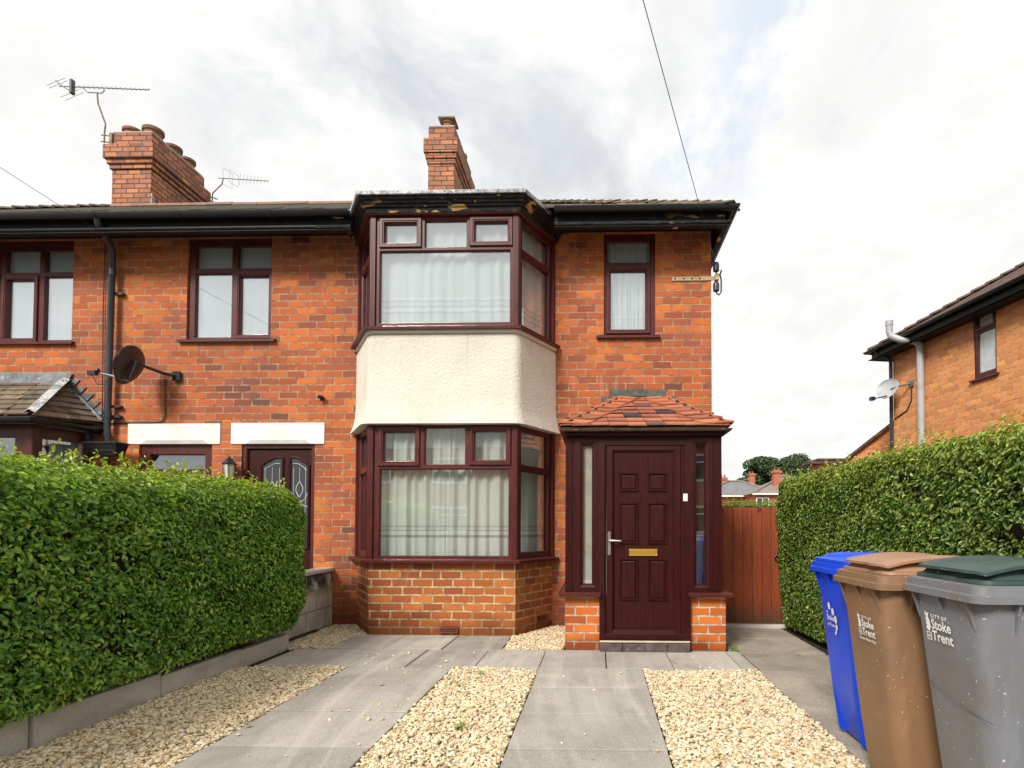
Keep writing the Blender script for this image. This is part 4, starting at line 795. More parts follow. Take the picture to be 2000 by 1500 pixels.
# ------------------------------------------------------------------ bits on the walls
d1 = thing('satellite_dish', (-5.45,7.03,3.15), 'dark brown satellite dish on the brick wall beside the black downpipe', 'satellite dish', 'satellite dishes')
def dish(par, c, nrm, w_, h_, depth, m, rim):
    nrm = Vector(nrm).normalized(); rt_ = Vector((0,0,1)).cross(nrm).normalized(); up = nrm.cross(rt_).normalized(); c = Vector(c); v = []; f = []; NR = 8; NA = 36
    def P_(rr, a, off=0.):
        ca, sa = math.cos(a), math.sin(a); yy_ = sa*h_*(1. if sa > 0 else 1.22); xx = ca*w_*(1-.22*max(0,-sa)**1.3); return c+rt_*xx*rr+up*yy_*rr-nrm*(depth*(1-rr*rr)-off)
    for k in (0, 1):
        b0 = len(v)
        for i in range(1, NR+1):
            for a in range(NA): v.append(P_(i/NR, 2*math.pi*a/NA, -.012*k))
        v.append(P_(0, 0, -.012*k)); ce = len(v)-1
        for i in range(NR-1):
            for a in range(NA): q = (b0+i*NA+a, b0+i*NA+(a+1)%NA, b0+(i+1)*NA+(a+1)%NA, b0+(i+1)*NA+a); f.append(q)
        for a in range(NA): f.append((ce, b0+a, b0+(a+1)%NA))
    n0 = NR*NA+1
    for a in range(NA): f.append(((NR-1)*NA+a, (NR-1)*NA+(a+1)%NA, n0+(NR-1)*NA+(a+1)%NA, n0+(NR-1)*NA+a))
    b = MB(); b.add(v, f); b.tube([P_(1,2*math.pi*a/NA) for a in range(NA+1)], .008, 6); b.build('reflector', m, par, smooth=50, recalc=True)
    return c, rt_, up, nrm
dish(d1, (-5.665,6.66,3.20), (-.92,-.10,.34), .235, .215, .05, M_dish, M_dishg)
MB().tube([(-5.60,6.60,3.00),(-5.575,6.62,3.12),(-5.56,6.64,3.22)], .024, 6).tube([(-5.575,6.64,3.20),(-5.50,6.78,3.17),(-5.42,6.90,3.14),(-5.36,7.02,3.14)], .02, 8).box(-5.40,-5.30,7.005,7.035,3.08,3.20).build('wall_bracket', M_black, d1, bevel=.004)
MB().tube([(-5.62,6.62,2.97),(-5.85,6.60,3.04),(-6.0,6.59,3.07)], .012, 6).build('feed_arm', M_alu, d1)
MB().box(-6.10,-6.00,6.56,6.61,3.04,3.09).lathe((-6.0,6.58,3.09), [(.026,0),(.028,.02),(.022,.035),(.001,.038)], 14, axis=(.95,.1,.2)).build('receiver', [M_black], d1, smooth=40)
MB().tube([(-5.50,7.02,3.10),(-5.503,7.03,3.0),(-5.50,7.035,2.63),(-5.53,7.035,2.57),(-5.60,7.035,2.548),(-6.15,7.035,2.545),(-6.30,7.035,2.53)], .007, 6).tube([(-6.05,6.58,3.04),(-6.0,6.6,2.93),(-5.92,6.62,2.93),(-5.86,6.61,3.02)], .004, 5).build('cable', M_black, d1)
sn = thing('security_camera', (-3.47,7.03,2.85), 'small black camera fixed to bare brick left of the rendered bay', 'camera')
MB().lathe((-3.47,7.03,2.85), [(.028,0),(.028,.012),(.012,.014),(.012,.04)], 14, axis=(0,-1,0)).tube([(-3.45,7.0,2.86),(-3.50,6.96,2.855)], .022, 10).tube([(-3.47,7.0,2.85),(-3.47,6.985,2.81)], .012, 8).build('body', M_black, sn, smooth=40)
MB().lathe((-3.501,6.959,2.855), [(.014,0),(.012,.003),(.001,.003)], 10, axis=(-.78,-.62,-.08)).build('lens', M_dglass, sn)
ln = thing('wall_lantern', (-4.585,6.98,1.9), 'black coach lantern on the wall between neighbour window and door', 'lantern')
LX, LY = -4.585, 6.93
MB().lathe((LX,LY,2.0), [(.085,0),(.088,.008),(.04,.055),(.045,.06),(.03,.075),(.018,.082),(.016,.10),(.001,.10)], 6).lathe((LX,LY,1.79), [(.001,0),(.05,.01),(.06,.03),(.06,.035)], 6).build('hood', M_black, ln)
b = MB(); [b.tube([(LX+.058*math.cos(q),LY+.058*math.sin(q),1.82),(LX+.078*math.cos(q),LY+.078*math.sin(q),2.0)], .005, 5) for q in [math.pi/3*k for k in range(6)]]; b.tube([(LX,7.04,1.92),(LX,7.0,1.96),(LX,LY,1.80)], .010, 6); b.build('cage', M_black, ln)
MB().lathe((LX,LY,1.825), [(.050,0),(.070,.172)], 6).build('lamp_glass', M_lens, ln)
pl = thing('wall_planter', (-6.08,6.9,2.1), 'black plastic trough planter at the foot of the downpipe above the hedge', 'planter')
v = [(-6.23,6.80,2.10),(-5.93,6.80,2.10),(-5.93,6.93,2.10),(-6.23,6.93,2.10),(-6.285,6.74,2.25),(-5.875,6.74,2.25),(-5.875,6.93,2.25),(-6.285,6.93,2.25)]
MB().add(v, [(0,3,2,1),(0,1,5,4),(1,2,6,5),(2,3,7,6),(3,0,4,7)]).build('trough', M_black, pl); MB().sweep([(-6.285,6.93),(-6.285,6.74),(-5.875,6.74),(-5.875,6.93)], [(0,2.245),(.012,2.245),(.012,2.262),(-.012,2.262),(-.012,2.25)]).build('rim', M_black, pl, recalc=True)
MB().box(-6.25,-5.91,6.77,6.92,2.15,2.23).build('compost', M_soil, pl)
br = thing('cable_bracket', (1.44,7.03,4.33), 'ochre steel cable bracket with two grey insulators on the house corner', 'bracket')
b = MB().fbox(FW,.945,1.47,4.315,4.365,.002,.014); b.box(1.47,1.52,6.98,7.05,4.30,4.38)
b.build('steel_strap', M_cream, br, bevel=.003)
b = MB(); [b.lathe(FW(q,4.34,.014), [(.013,0),(.011,.004),(.001,.004)], 10, axis=(0,-1,0)) for q in (.985,1.09,1.19,1.29)]; b.build('bolt', M_black, br)
for z_ in (4.41, 4.16): MB().lathe((1.483,6.99,z_), [(.020,-.01),(.038,0),(.040,.07),(.038,.085),(.030,.105),(.001,.105)], 14).build('insulator', M_pipe, br, smooth=40)
MB().tube([(1.483,6.99,4.40),(1.49,6.99,4.36),(1.53,6.99,4.36),(1.55,6.99,4.42)], .012, 6).tube([(1.53,6.99,4.37),(1.545,6.99,4.30),(1.545,6.99,4.15),(1.52,6.99,4.11),(1.49,6.99,4.13),(1.483,6.99,4.17)], .010, 6).build('hook', M_black, br)
def wire(pts, label, r=.0036):
    b = MB(); n = 24; a, c = Vector(pts[0]), Vector(pts[-1]); v = []
    for i in range(n+1): s_ = i/n; q = a.lerp(c, s_); q.z -= pts[1]*4*s_*(1-s_); v.append(q)
    tag(b.tube(v, r, 5).build('overhead_wire', M_black, loc=tuple(a)), label, 'wire', 'overhead telephone wires')
wire([(1.475,6.99,4.50), .05, (-3.10,-5.2,6.55)], 'black overhead wire running up from the right house corner')
wire([(-6.02,6.62,4.80), .05, (-6.75,-4.0,5.85)], 'thin overhead wire meeting the gutter beside the left downpipe', .003)
# aerials
a1 = thing('tv_aerial', (-8.985,9.98,8.27), 'large television aerial on a bent pole at the wide chimney', 'aerial', 'television aerials')
MB().tube([(-8.985,9.9,8.22),(-8.985,9.9,8.42),(-8.97,9.9,8.56),(-9.12,9.9,8.95),(-9.14,9.9,9.15)], .014, 6).build('mast', M_rust, a1, smooth=50)
MB().tube([(-9.05,9.9,8.24),(-8.86,9.94,8.24)], .010, 5).tube([(-9.05,9.9,8.36),(-8.86,9.94,8.36)], .010, 5).box(-8.90,-8.85,9.90,9.96,8.2,8.4).build('clamp', M_rust, a1)
b = MB().tube([(-9.86,9.9,9.285),(-8.16,9.9,9.185)], .009, 6); b.tube([(-9.42,9.9,9.25),(-9.32,9.9,9.16),(-9.05,9.9,9.14),(-9.0,9.9,9.20)], .009, 6)
for k in range(17): x_ = -9.60+.087*k; z_ = 9.27-.0588*(x_+9.6); b.tube([(x_-.004,9.86,z_-.058),(x_+.004,9.94,z_+.062)], .0035, 4)
b.tube([(-9.93,9.9,9.40),(-9.78,9.9,9.27),(-9.55,9.9,9.14)], .009, 5)
for x_, z_ in ((-9.93,9.40),(-9.88,9.35),(-9.66,9.18),(-9.57,9.12)): b.tube([(x_-.02,9.75,z_-.22),(x_+.03,10.05,z_+.16)], .004, 4)
b.build('boom', M_alu, a1); MB().box(-9.64,-9.585,9.86,9.94,9.13,9.40).build('dipole', M_pipe, a1, bevel=.015)
a2 = thing('tv_aerial', (-7.98,11.35,8.0), 'small television aerial behind the wide chimney', 'aerial', 'television aerials')
MB().tube([(-7.98,11.35,7.95),(-7.97,11.35,8.13),(-7.78,11.35,8.32),(-7.75,11.35,8.45)], .012, 6).build('mast', M_rust, a2, smooth=50)
MB().tube([(-8.05,11.3,8.05),(-7.9,11.4,8.03)], .012, 5).tube([(-8.05,11.3,7.97),(-7.9,11.4,7.94)], .012, 5).build('clamp', M_rust, a2)
b = MB().tube([(-7.85,11.35,8.45),(-6.80,11.35,8.37)], .008, 6)
for k in range(9): x_ = -7.40+.075*k; z_ = 8.42-.076*(x_+7.4); h = .13-.009*k; b.tube([(x_,11.33,z_-h),(x_,11.37,z_+h)], .0035, 4)
for x_, hw in ((-7.66,.17),(-7.53,.13)): 
    q = [(x_-.03,11.25,8.43-hw),(x_+.03,11.45,8.43-hw*.9),(x_+.03,11.45,8.43+hw*.9),(x_-.03,11.25,8.43+hw),(x_-.03,11.25,8.43-hw)]; b.tube(q, .0045, 4)
b.build('boom', M_alu, a2)
# ------------------------------------------------------------------ gate
gt = thing('garden_gate', (1.95,7.08,0), 'red brown vertical board side gate between the porch and the right hedge', 'gate')
b = MB(); n = 9; x0 = 1.46; wv = (2.52-1.46)/n
for k in range(n): b.box(x0+k*wv+.0025, x0+(k+1)*wv-.0025, 7.075+(.006 if k % 2 else 0), 7.095+(.006 if k % 2 else 0), .045, 1.475+random.uniform(-.006,.004))
b.build('board', M_gate, gt, bevel=.004); MB().box(1.46,2.52,7.105,7.15,.25,.36).box(1.46,2.52,7.105,7.15,1.2,1.31).build('ledge', M_gate, gt)
MB().box(2.38,2.47,7.09,7.18,0,1.56).build('gate_post', M_gate, gt)
b = MB().lathe((2.235,7.07,.885), [(.028,0),(.025,.008),(.012,.014),(.001,.015)], 14, axis=(0,-1,0)); b.tube([(2.235+.036*math.sin(q), 7.048, .852-.036*math.cos(q)) for q in [2*math.pi*k/20 for k in range(21)]], .006, 6); b.build('ring_handle', M_black, gt, smooth=50)
# ------------------------------------------------------------------ hedges
def leafmesh(name, C, Nn, size, m, parent, young, tilt=.9, asp=.47, extra=None):
    n = len(C); rv = rng.normal(0, 1, (n,3)); Nn = Nn+rv*tilt*.55; Nn /= np.linalg.norm(Nn, axis=1)[:,None]
    up = np.array([0,0,.35])+rng.normal(0, 1, (n,3)); T = up-Nn*(up*Nn).sum(1)[:,None]; T /= np.linalg.norm(T, axis=1)[:,None]; B = np.cross(Nn, T)
    L = (size*rng.uniform(.6,1.25,n))[:,None]; W = L*asp*rng.uniform(.85,1.15,(n,1)); cup = W*rng.uniform(.1,.5,(n,1)); dr_ = -L*rng.uniform(0,.25,(n,1))
    v0 = C-T*L*.5; v1 = C-T*L*.12+B*W*.5+Nn*cup; v2 = C+T*L*.25+B*W*.42+Nn*cup+Nn*dr_*.3; v3 = C+T*L*.55+Nn*dr_; v4 = C+T*L*.25-B*W*.42+Nn*cup+Nn*dr_*.3; v5 = C-T*L*.12-B*W*.5+Nn*cup
    P = np.stack([v0,v1,v2,v3,v4,v5], 1).reshape(-1,3); base = 6*np.arange(n)[:,None]; F = np.concatenate([base+[0,1,2,3], base+[0,3,4,5]], 1).reshape(-1,4)
    me = bpy.data.meshes.new(name); me.vertices.add(len(P)); me.vertices.foreach_set('co', P.astype(np.float32).ravel()); me.loops.add(F.size); me.loops.foreach_set('vertex_index', F.astype(np.int32).ravel())
    me.polygons.add(len(F)); me.polygons.foreach_set('loop_start', (4*np.arange(len(F))).astype(np.int32)); me.update(calc_edges=True); me.validate()
    at = me.attributes.new('young', 'FLOAT', 'POINT'); at.data.foreach_set('value', np.repeat(young, 6).astype(np.float32))
    return finish(me, name, m, parent)
def vnoise(P, s, seed=0):
    a = np.sin(P[:,0]*s*1.3+seed)*np.cos(P[:,1]*s+seed*2.1)+np.sin(P[:,2]*s*1.7+P[:,1]*s*.6+seed)*.8+.6*np.sin(P[:,0]*s*2.3-P[:,2]*s*2.9+P[:,1]*s*2.2+seed*.7); return a/2.4
def rbox_surface(lo, hi, r, n, faces):
    lo = np.array(lo); hi = np.array(hi); out = []; nr = []; sz = hi-lo
    ar = {0: sz[1]*sz[2], 1: sz[0]*sz[2], 2: sz[0]*sz[1]}; tot = sum(ar[abs(f)-1]*w for f, w in faces)
    for f, wgt in faces:
        ax = abs(f)-1; k = int(n*ar[ax]*wgt/tot); p = rng.uniform(0, 1, (k,3))*sz+lo; p[:,ax] = hi[ax] if f > 0 else lo[ax]
        c = np.clip(p, lo+r, hi-r); d_ = p-c; L = np.linalg.norm(d_, axis=1)[:,None]; nn = d_/np.maximum(L, 1e-6); out.append(c+nn*r); nr.append(nn)
    return np.concatenate(out), np.concatenate(nr)
def hedge(name, label, lo, hi, r, n, faces, m, size, under=0., cut=None, topy=.6, bump=.035, slope=None, group='privet hedges', shoots=0, depth=.10, taper=None):
    root = thing(name, ((lo[0]+hi[0])/2, (lo[1]+hi[1])/2, 0), label, 'hedge', group)
    P, Nn = rbox_surface(lo, hi, r, n, faces)
    def shape(P):
        P = P.copy(); zr = (P[:,2]-lo[2])/(hi[2]-lo[2]); cx = (lo[0]+hi[0])/2
        P[:,0] += (cx-P[:,0])*under*np.clip(1-zr*3.0, 0, 1)**1.3
        P[:,1] += ((lo[1]+hi[1])/2-P[:,1])*(under*.35)*np.clip(1-zr*2.4, 0, 1)**1.3
        if slope: P[:,2] += slope*(P[:,1]-hi[1])*zr
        if taper: P = taper(P)
        return P
    C = P+Nn*(bump*vnoise(P, 3.1, 1)[:,None]+bump*.7*vnoise(P, 8.3, 4)[:,None])
    dd = rng.exponential(depth*.45, len(P)); hole = vnoise(P, 6.0, 9)+.6*vnoise(P, 13, 2)
    C = C-Nn*dd[:,None]; keep = ~((hole > .62) & (rng.uniform(0, 1, len(P)) < .7)); C = shape(C[keep]); N2 = Nn[keep]; d2 = dd[keep]
    if cut is not None: k_ = C[:,2] > cut+.035*vnoise(C, 7.0, 3); C = C[k_]; N2 = N2[k_]; d2 = d2[k_]
    zt = C[:,2]; yg = np.clip((zt-(hi[2]-.30))/.30, 0, 1)*topy*rng.uniform(0, 1, len(C))**.9+(rng.uniform(0, 1, len(C)) < .05)*.5; yg *= (d2 < .05)
    N2 = N2+np.array([0,0,.55]); leafmesh('foliage', C, N2, size, m, root, yg)
    # solid dark core for the twigs, shade of the leaf gaps in its colour
    q = MB(); nu = 26; core_lo = np.array(lo)+[depth+.02, depth+.02, 0]; core_hi = np.array(hi)-depth-.02; us = np.linspace(0, 1, nu); vs = np.linspace(0, 1, 12)
    for ax, sg in ((0,-1),(0,1),(1,-1),(1,1),(2,1)):
        o = [a for a in (0,1,2) if a != ax]; g_ = []
        for a in us:
            for c in vs:
                p_ = np.zeros(3); p_[o[0]] = core_lo[o[0]]+a*(core_hi-core_lo)[o[0]]; p_[o[1]] = core_lo[o[1]]+c*(core_hi-core_lo)[o[1]]; p_[ax] = (core_hi if sg > 0 else core_lo)[ax]
                cc = np.clip(p_, core_lo+r*.8, core_hi-r*.8); d_ = p_-cc; L = np.linalg.norm(d_); g_.append(cc+d_/max(L,1e-6)*min(L, r*.8))
        g_ = shape(np.array(g_))
        if cut is not None: g_[:,2] = np.maximum(g_[:,2], cut-.03)
        q.add(g_.tolist(), [(i*12+j, (i+1)*12+j, (i+1)*12+j+1, i*12+j+1) for i in range(nu-1) for j in range(11)])
    q.build('shade_core', M_core, root)
    b = MB()
    idx = rng.choice(len(C), 1500, replace=False)
    for i in idx:
        a = Vector(C[i]-N2[i]*.06); dr_ = Vector(N2[i]).normalized()+Vector(rng.normal(0, .7, 3)); dr_.normalize(); L = rng.uniform(.06,.16); b.tube([a-dr_*L*.5, a+dr_*L*.5], .0022, 3, caps=False)
    tag(b.build('twig', M_twigl, root), kind='stuff')
    if shoots:
        b0 = []; n0 = []; yv = []
        for i in range(shoots):
            j = rng.integers(len(C))
            while C[j][2] < hi[2]-.10 or rng.uniform() > .9: j = rng.integers(len(C))
            h = rng.uniform(.03,.11); ln_ = rng.normal(0,.02,2)
            for k in range(int(h/.011)+2): b0.append(C[j]+np.array([ln_[0]*k*.3+rng.normal(0,.010), ln_[1]*k*.3+rng.normal(0,.010), k*.013])); n0.append(rng.normal(0,1,3)+[0,0,.6]); yv.append(rng.uniform(.2,1))
        leafmesh('shoots', np.array(b0), np.array(n0), size*.85, m, root, np.array(yv))
    return root
hedge('hedge', 'large bright green privet hedge with rounded end filling the left foreground', (-4.15,1.3,-.14), (-3.02,6.10,1.685), .42, 70000, ((1,1.6),(3,.55),(2,.5),(-1,.12),(-2,.45)), M_leafL, .041, cut=.20, under=.25, topy=.9, shoots=110, slope=.012, depth=.15)
hedge('hedge', 'tall olive green privet hedge behind the wheelie bins on the right', (2.20,1.5,.03), (3.2,7.06,1.835), .13, 90000, ((-1,1.5),(3,.35),(2,.3),(-2,.55),(1,.1)), M_leafR, .035, under=.10, topy=.75, shoots=150, bump=.03, depth=.13)
hedge('hedge', 'hedge rounding off beyond the side gate beside the olive hedge', (2.78,7.7,.03), (3.9,9.1,1.90), .35, 14000, ((-1,1),(3,.5),(-2,1)), M_leafR, .036, topy=.3)
hedge('hedge', 'low clipped hedge crossing the back garden above the gate top', (.8,13.0,.03), (6.5,13.8,1.84), .15, 20000, ((-2,1),(3,.4)), M_leafL, .045, topy=.6, shoots=80)
# ------------------------------------------------------------------ weeds
def weed(x, y, s, label, n=22):
    root = thing('weed', (x,y,0), label, 'weed', 'weeds in the gravel and paving joints'); C = []; N_ = []
    for i in range(n): a = random.uniform(0,6.28); r_ = random.uniform(.1,1)*s; C.append((x+r_*math.cos(a), y+r_*math.sin(a), .004+random.uniform(0,.7)*s)); N_.append((math.cos(a)*.5, math.sin(a)*.5, .8))
    leafmesh('leaves', np.array(C), np.array(N_), s*.7, M_weed, root, np.full(n, .2), asp=.3)
weed(-.83,3.45,.045,'green weed in the middle gravel strip nearest the camera'); weed(-.97,4.72,.04,'green weed at the far end of the middle gravel strip',18); weed(1.38,5.70,.05,'bright weed clump at the foot of the right porch pier',34); weed(.97,4.42,.028,'tiny weed in the right gravel strip',14)
weed(.70,5.15,.028,'weed growing in the slab joint before the porch door',12); weed(-1.10,4.45,.03,'weed halfway along the middle gravel strip',14); weed(1.33,5.86,.05,'darker weed against the side of the right porch pier',30)
# ------------------------------------------------------------------ wheelie bins (front faces -x)
def rrect(x0, x1, y0, y1, r, k=5):
    out = []
    for cx_, cy_, a0 in ((x1-r,y1-r,0),(x0+r,y1-r,90),(x0+r,y0+r,180),(x1-r,y0+r,270)):
        for j in range(k+1): a = R_(a0+90*j/k); out.append((cx_+r*math.cos(a), cy_+r*math.sin(a)))
    return out
def loft(b, secs, mi=0, cap0=True, cap1=True):
    n = len(secs[0]); v = [q for s_ in secs for q in s_]; f = [(i*n+j, i*n+(j+1)%n, (i+1)*n+(j+1)%n, (i+1)*n+j) for i in range(len(secs)-1) for j in range(n)]
    if cap0: f.append(tuple(range(n))[::-1])
    if cap1: f.append(tuple(range((len(secs)-1)*n, len(secs)*n)))
    b.add(v, f, mi)
def text(s_, size, origin, F, u, z, n, m, parent, name='lettering', fat=.0, sx=1.):
    cu = bpy.data.curves.new('t', 'FONT'); cu.body = s_; cu.size = size; cu.offset = fat; cu.resolution_u = 2; to = bpy.data.objects.new('t', cu); COL.objects.link(to)
    me = bpy.data.meshes.new_from_object(to.evaluated_get(bpy.context.evaluated_depsgraph_get())); bpy.data.objects.remove(to); bpy.data.curves.remove(cu)
    for v in me.vertices: v.co = F(u+v.co.x*sx, z+v.co.y, n)
    me.update(); return me
def bin_(x, y, w_, dz, body, lidm, label, style, logo, yaw=0.):
    """x = rim front, y = near edge of the rim, w_ = rim width; +x is the back"""
    root = thing('wheelie_bin', (x+.3, y+w_/2, 0), label, 'wheelie bin', 'wheelie bins standing in a row by the hedge')
    y0, y1 = y+.035, y+w_-.035; b = MB(); secs = []; zl = .945+dz
    for z_, fr, sh, bk, r in ((.02,.150,.052,.52,.05),(.05,.136,.048,.53,.06),(.30,.104,.036,.56,.06),(.60,.072,.020,.60,.06),(.80,.052,.010,.62,.06),(zl-.06,.042,.004,.63,.06),(zl+.02,.040,.003,.63,.06)):
        P_ = rrect(x+fr, x+bk, y0+sh, y1-sh, r, 6); secs.append([(px-(.012 if px < x+fr+.02 else 0)*math.sin(math.pi*min(1,max(0,(py-y0)/(y1-y0)))), py, z_) for px, py in P_])
    if style == 'blue':
        for si, z_ in enumerate((.02,.05,.30,.60,.80)): secs[si] = [(px+(.028 if (abs(py-(y0+y1)/2) < .13 and px < x+.25) else 0)*max(0, 1-z_/.85), py, pz) for px, py, pz in secs[si]]
    loft(b, secs); b.build('body', body, root, smooth=35)
    q = MB(); sec = []
    for z_, o in ((zl,.000),(zl,-.012),(zl+.026,-.012),(zl+.030,.000),(zl+.058,.003),(zl+.063,.014),(zl+.063,.05)): sec.append([(px, py, z_) for px, py in rrect(x+.012+o, x+.66-o, y+.012+o, y+w_-.012-o, .045, 5)])
    sec = [[(px,py,zl) for px,py in rrect(x+.05, x+.62, y+.05, y+w_-.05, .04, 5)]]+sec
    loft(q, sec, cap0=False, cap1=True); q.build('rim', body, root, smooth=30)
    for fy in (.16,.50,.84):
        yy_ = y+w_*fy; MB().prism([(x+.045,yy_-.004,zl-.11),(x+.010,yy_-.004,zl+.002),(x+.06,yy_-.004,zl+.002)], (0,.008,0)).build('gusset', body, root, recalc=True)
    for gx in (.16,.40): MB().prism([(x+gx,y0+.008,zl-.12),(x+gx-.004,y+.008,zl+.002),(x+gx-.004,y0+.03,zl+.002)], (.008,0,0)).build('gusset', body, root, recalc=True)
    # lid
    q = MB(); zt = zl+.065; sec = []
    if style != 'blue':
        for z_, o in ((zt,.022),(zt+.014,.024),(zt+.018,.040),(zt+.052,.062)): sec.append([(px,py,z_) for px,py in rrect(x+.02+o, x+.66-o*.5, y+.005+o, y+w_-.005-o, .05, 5)])
        loft(q, sec, cap0=False, cap1=True); ld = q.build('lid', lidm, root, smooth=30)
        NX, NY = 14, 12; v = []
        for k in (0, 1):
            for i in range(NX+1):
                for j in range(NY+1):
                    s_, t_ = i/NX, j/NY; xx = x+.022+s_*.62; yv = y+.03+t_*(w_-.06); zc = zt+.046+.044*math.sin(math.pi*min(1,s_*.98+.02))*(1-.12*abs(2*t_-1)**2)-(.006 if t_ < .01 or t_ > .99 else 0)
                    xx += .035*max(0,1-s_*5)*abs(2*t_-1)**5
                    if s_ < .01: xx += .014 if .30 < t_ < 1.1 else 0.
                    if .25 < s_ < .8 and .2 < t_ < .8: zc -= .006
                    v.append((xx, yv, zc-.012*k))
        nn = (NX+1)*(NY+1); f = []
        for k in (0, 1):
            for i in range(NX):
                for j in range(NY): a = k*nn+i*(NY+1)+j; c = (a, a+NY+1, a+NY+2, a+1); f.append(c if k == 0 else c[::-1])
        ed = [i*(NY+1) for i in range(NX+1)]+[NX*(NY+1)+j for j in range(1, NY+1)]+[i*(NY+1)+NY for i in range(NX-1,-1,-1)]+[j for j in range(NY-1,0,-1)]
        for a, c in zip(ed, ed[1:]+ed[:1]): f.append((a, a+nn, c+nn, c))
        MB().add(v, f).build('lid_flap', lidm, ld, smooth=30, recalc=True)
    else:
        for z_, o in ((zt,.012),(zt+.014,.014),(zt+.020,.03),(zt+.026,.10),(zt+.028,.16)): sec.append([(px,py,z_) for px,py in rrect(x+.01+o, x+.66-o*.5, y+.005+o, y+w_-.005-o, .06, 6)])
        loft(q, sec, cap0=False, cap1=True); ld = q.build('lid', lidm, root, smooth=40)
        for fy in (.20, .76):
            q = MB(); sec = []
            for s_, ww, hh in ((0,.05,.01),(.03,.07,.05),(.10,.075,.062),(.35,.075,.060),(.5,.06,.045),(.56,.03,.01)): cy_ = y+w_*fy; sec.append([(x+.05+s_, cy_+ww*math.cos(q_)*(1. if math.cos(q_) else 1), zt+.006+hh*.72*math.sin(q_)) for q_ in [math.pi*k/8 for k in range(9)]]+[(x+.05+s_, cy_-ww, zt+.0),(x+.05+s_, cy_+ww, zt+.0)])
            loft(q, sec); q.build('lid_rib', lidm, ld, smooth=40, recalc=True)
    MB().tube([(x+.66,y+.07,zl+.05),(x+.70,y+.07,zl+.055),(x+.70,y+w_-.07,zl+.055),(x+.66,y+w_-.07,zl+.05)], .013, 8).build('handle', body, root, smooth=50)
    for yw in (y+.06, y+w_-.06): MB().lathe((x+.57, yw-.022, .10), [(.001,0),(.05,0),(.06,.004),(.098,.004),(.10,.012),(.10,.034),(.098,.04),(.06,.04),(.05,.044),(.001,.044)], 22, axis=(0,1,0)).build('wheel', M_black, root, smooth=40)
    # printed emblem on the front: slanted plane between z .3 and .8
    zc, uc = logo['z'], logo['u']; sl_ = .052+(.104-.052)*(.80-zc)/.5
    def FF(u, z, n=0.): 
        fr = .052+(.072-.052)*(.80-z)/.2 if z > .6 else .072+(.104-.072)*(.6-z)/.3; yy_ = y+w_-.06-u; return (x+fr-.012*math.sin(math.pi*min(1,max(0,(yy_-y0)/(y1-y0))))-.0022-n, yy_, z)
    L = MB(); k = logo['s']
    def addtext(s_, size, u, z, fat=.0, sx=1.):
        cu = bpy.data.curves.new('lettering', 'FONT'); cu.body = s_; cu.size = size; cu.offset = fat; cu.resolution_u = 2; to = bpy.data.objects.new('lettering', cu); COL.objects.link(to); dg = bpy.context.evaluated_depsgraph_get()
        me = bpy.data.meshes.new_from_object(to.evaluated_get(dg)); bpy.data.objects.remove(to)
        L.add([FF(u+v.co.x*sx, z+v.co.y) for v in me.vertices], [tuple(p_.vertices) for p_ in me.polygons])
    if logo['kind'] == 'city':
        addtext('C I T Y  O F', .020*k, uc+.042*k, zc+.048*k, .0008*k, 1.05); addtext('Stoke', .056*k, uc+.042*k, zc+.004*k, .0013*k, 1.); addtext('Trent', .056*k, uc+.042*k, zc-.042*k, .0013*k, 1.04)
        # half figure emblem: toothed left edge, hollow, box with "on"
        pts = [(0,.072),(.012,.060),(.030,.066),(.022,.048),(.034,.030),(.036,.006),(.028,-.008),(.020,-.010),(.012,-.008)]
        for i in range(8): z_ = -.006+i*.0085; pts += [(.000 if i % 2 else .008, z_)]
        L.add([FF(uc+a*k, zc+c*k) for a, c in pts], [tuple(range(len(pts)))])
        def strip(a, c, e, f): L.add([FF(uc+a*k,zc+e*k),FF(uc+c*k,zc+e*k),FF(uc+c*k,zc+f*k),FF(uc+a*k,zc+f*k)], [(0,1,2,3)])
        strip(0,.004,-.046,-.014); strip(.004,.038,-.046,-.042); strip(.034,.038,-.042,-.014); strip(.004,.034,-.018,-.014); addtext('on', .026*k, uc+.006*k, zc-.037*k, .0006*k)
        if logo.get('sub'): addtext(logo['sub'], .022*k, uc, zc-.070*k, .0006*k, .98)
    else:
        addtext('the', .018*k, uc, zc+.036*k, .0004*k); addtext('Stoke', .042*k, uc, zc+.0*k, .0009*k, .95); addtext('on Trent', .028*k, uc, zc-.032*k, .0005*k, .95)
        for a, c, r_ in ((.045,.075,.020),(.086,.050,.020),(.112,.012,.021),(.116,-.026,.015),(.106,-.050,.011),(.094,-.064,.008)):
            L.add([FF(uc+(a+r_*.8*math.cos(q_))*k, zc+(c+r_*math.sin(q_))*k) for q_ in [2*math.pi*j/20 for j in range(20)]], [tuple(range(20))])
    L.build('emblem', M_print, root)
    if style == 'grey': MB().tube([FF(.06+.36*k/12, .60-.05*math.sin(k/12*1.5)-.012*k/12, .0005) for k in range(13)], .0012, 4).build('scratch', M_black, root)
    return root
bin_(1.325, 3.07, .53, .024, M_binblue, M_binblue, 'bright blue wheelie bin farthest from the camera beside the path', 'blue', dict(kind='dots', u=.115, z=.69, s=1.1))
bin_(1.245, 2.535, .52, .011, M_binbrown, M_binbrowl, 'brown garden waste wheelie bin between the blue and the grey one', 'brown', dict(kind='city', u=.165, z=.755, s=.88, sub='Garden Waste Only'))
bin_(1.328, 2.02, .51, .021, M_bingrey, M_bingreen, 'grey wheelie bin with a dark green lid nearest the camera', 'grey', dict(kind='city', u=.075, z=.822, s=1.0))
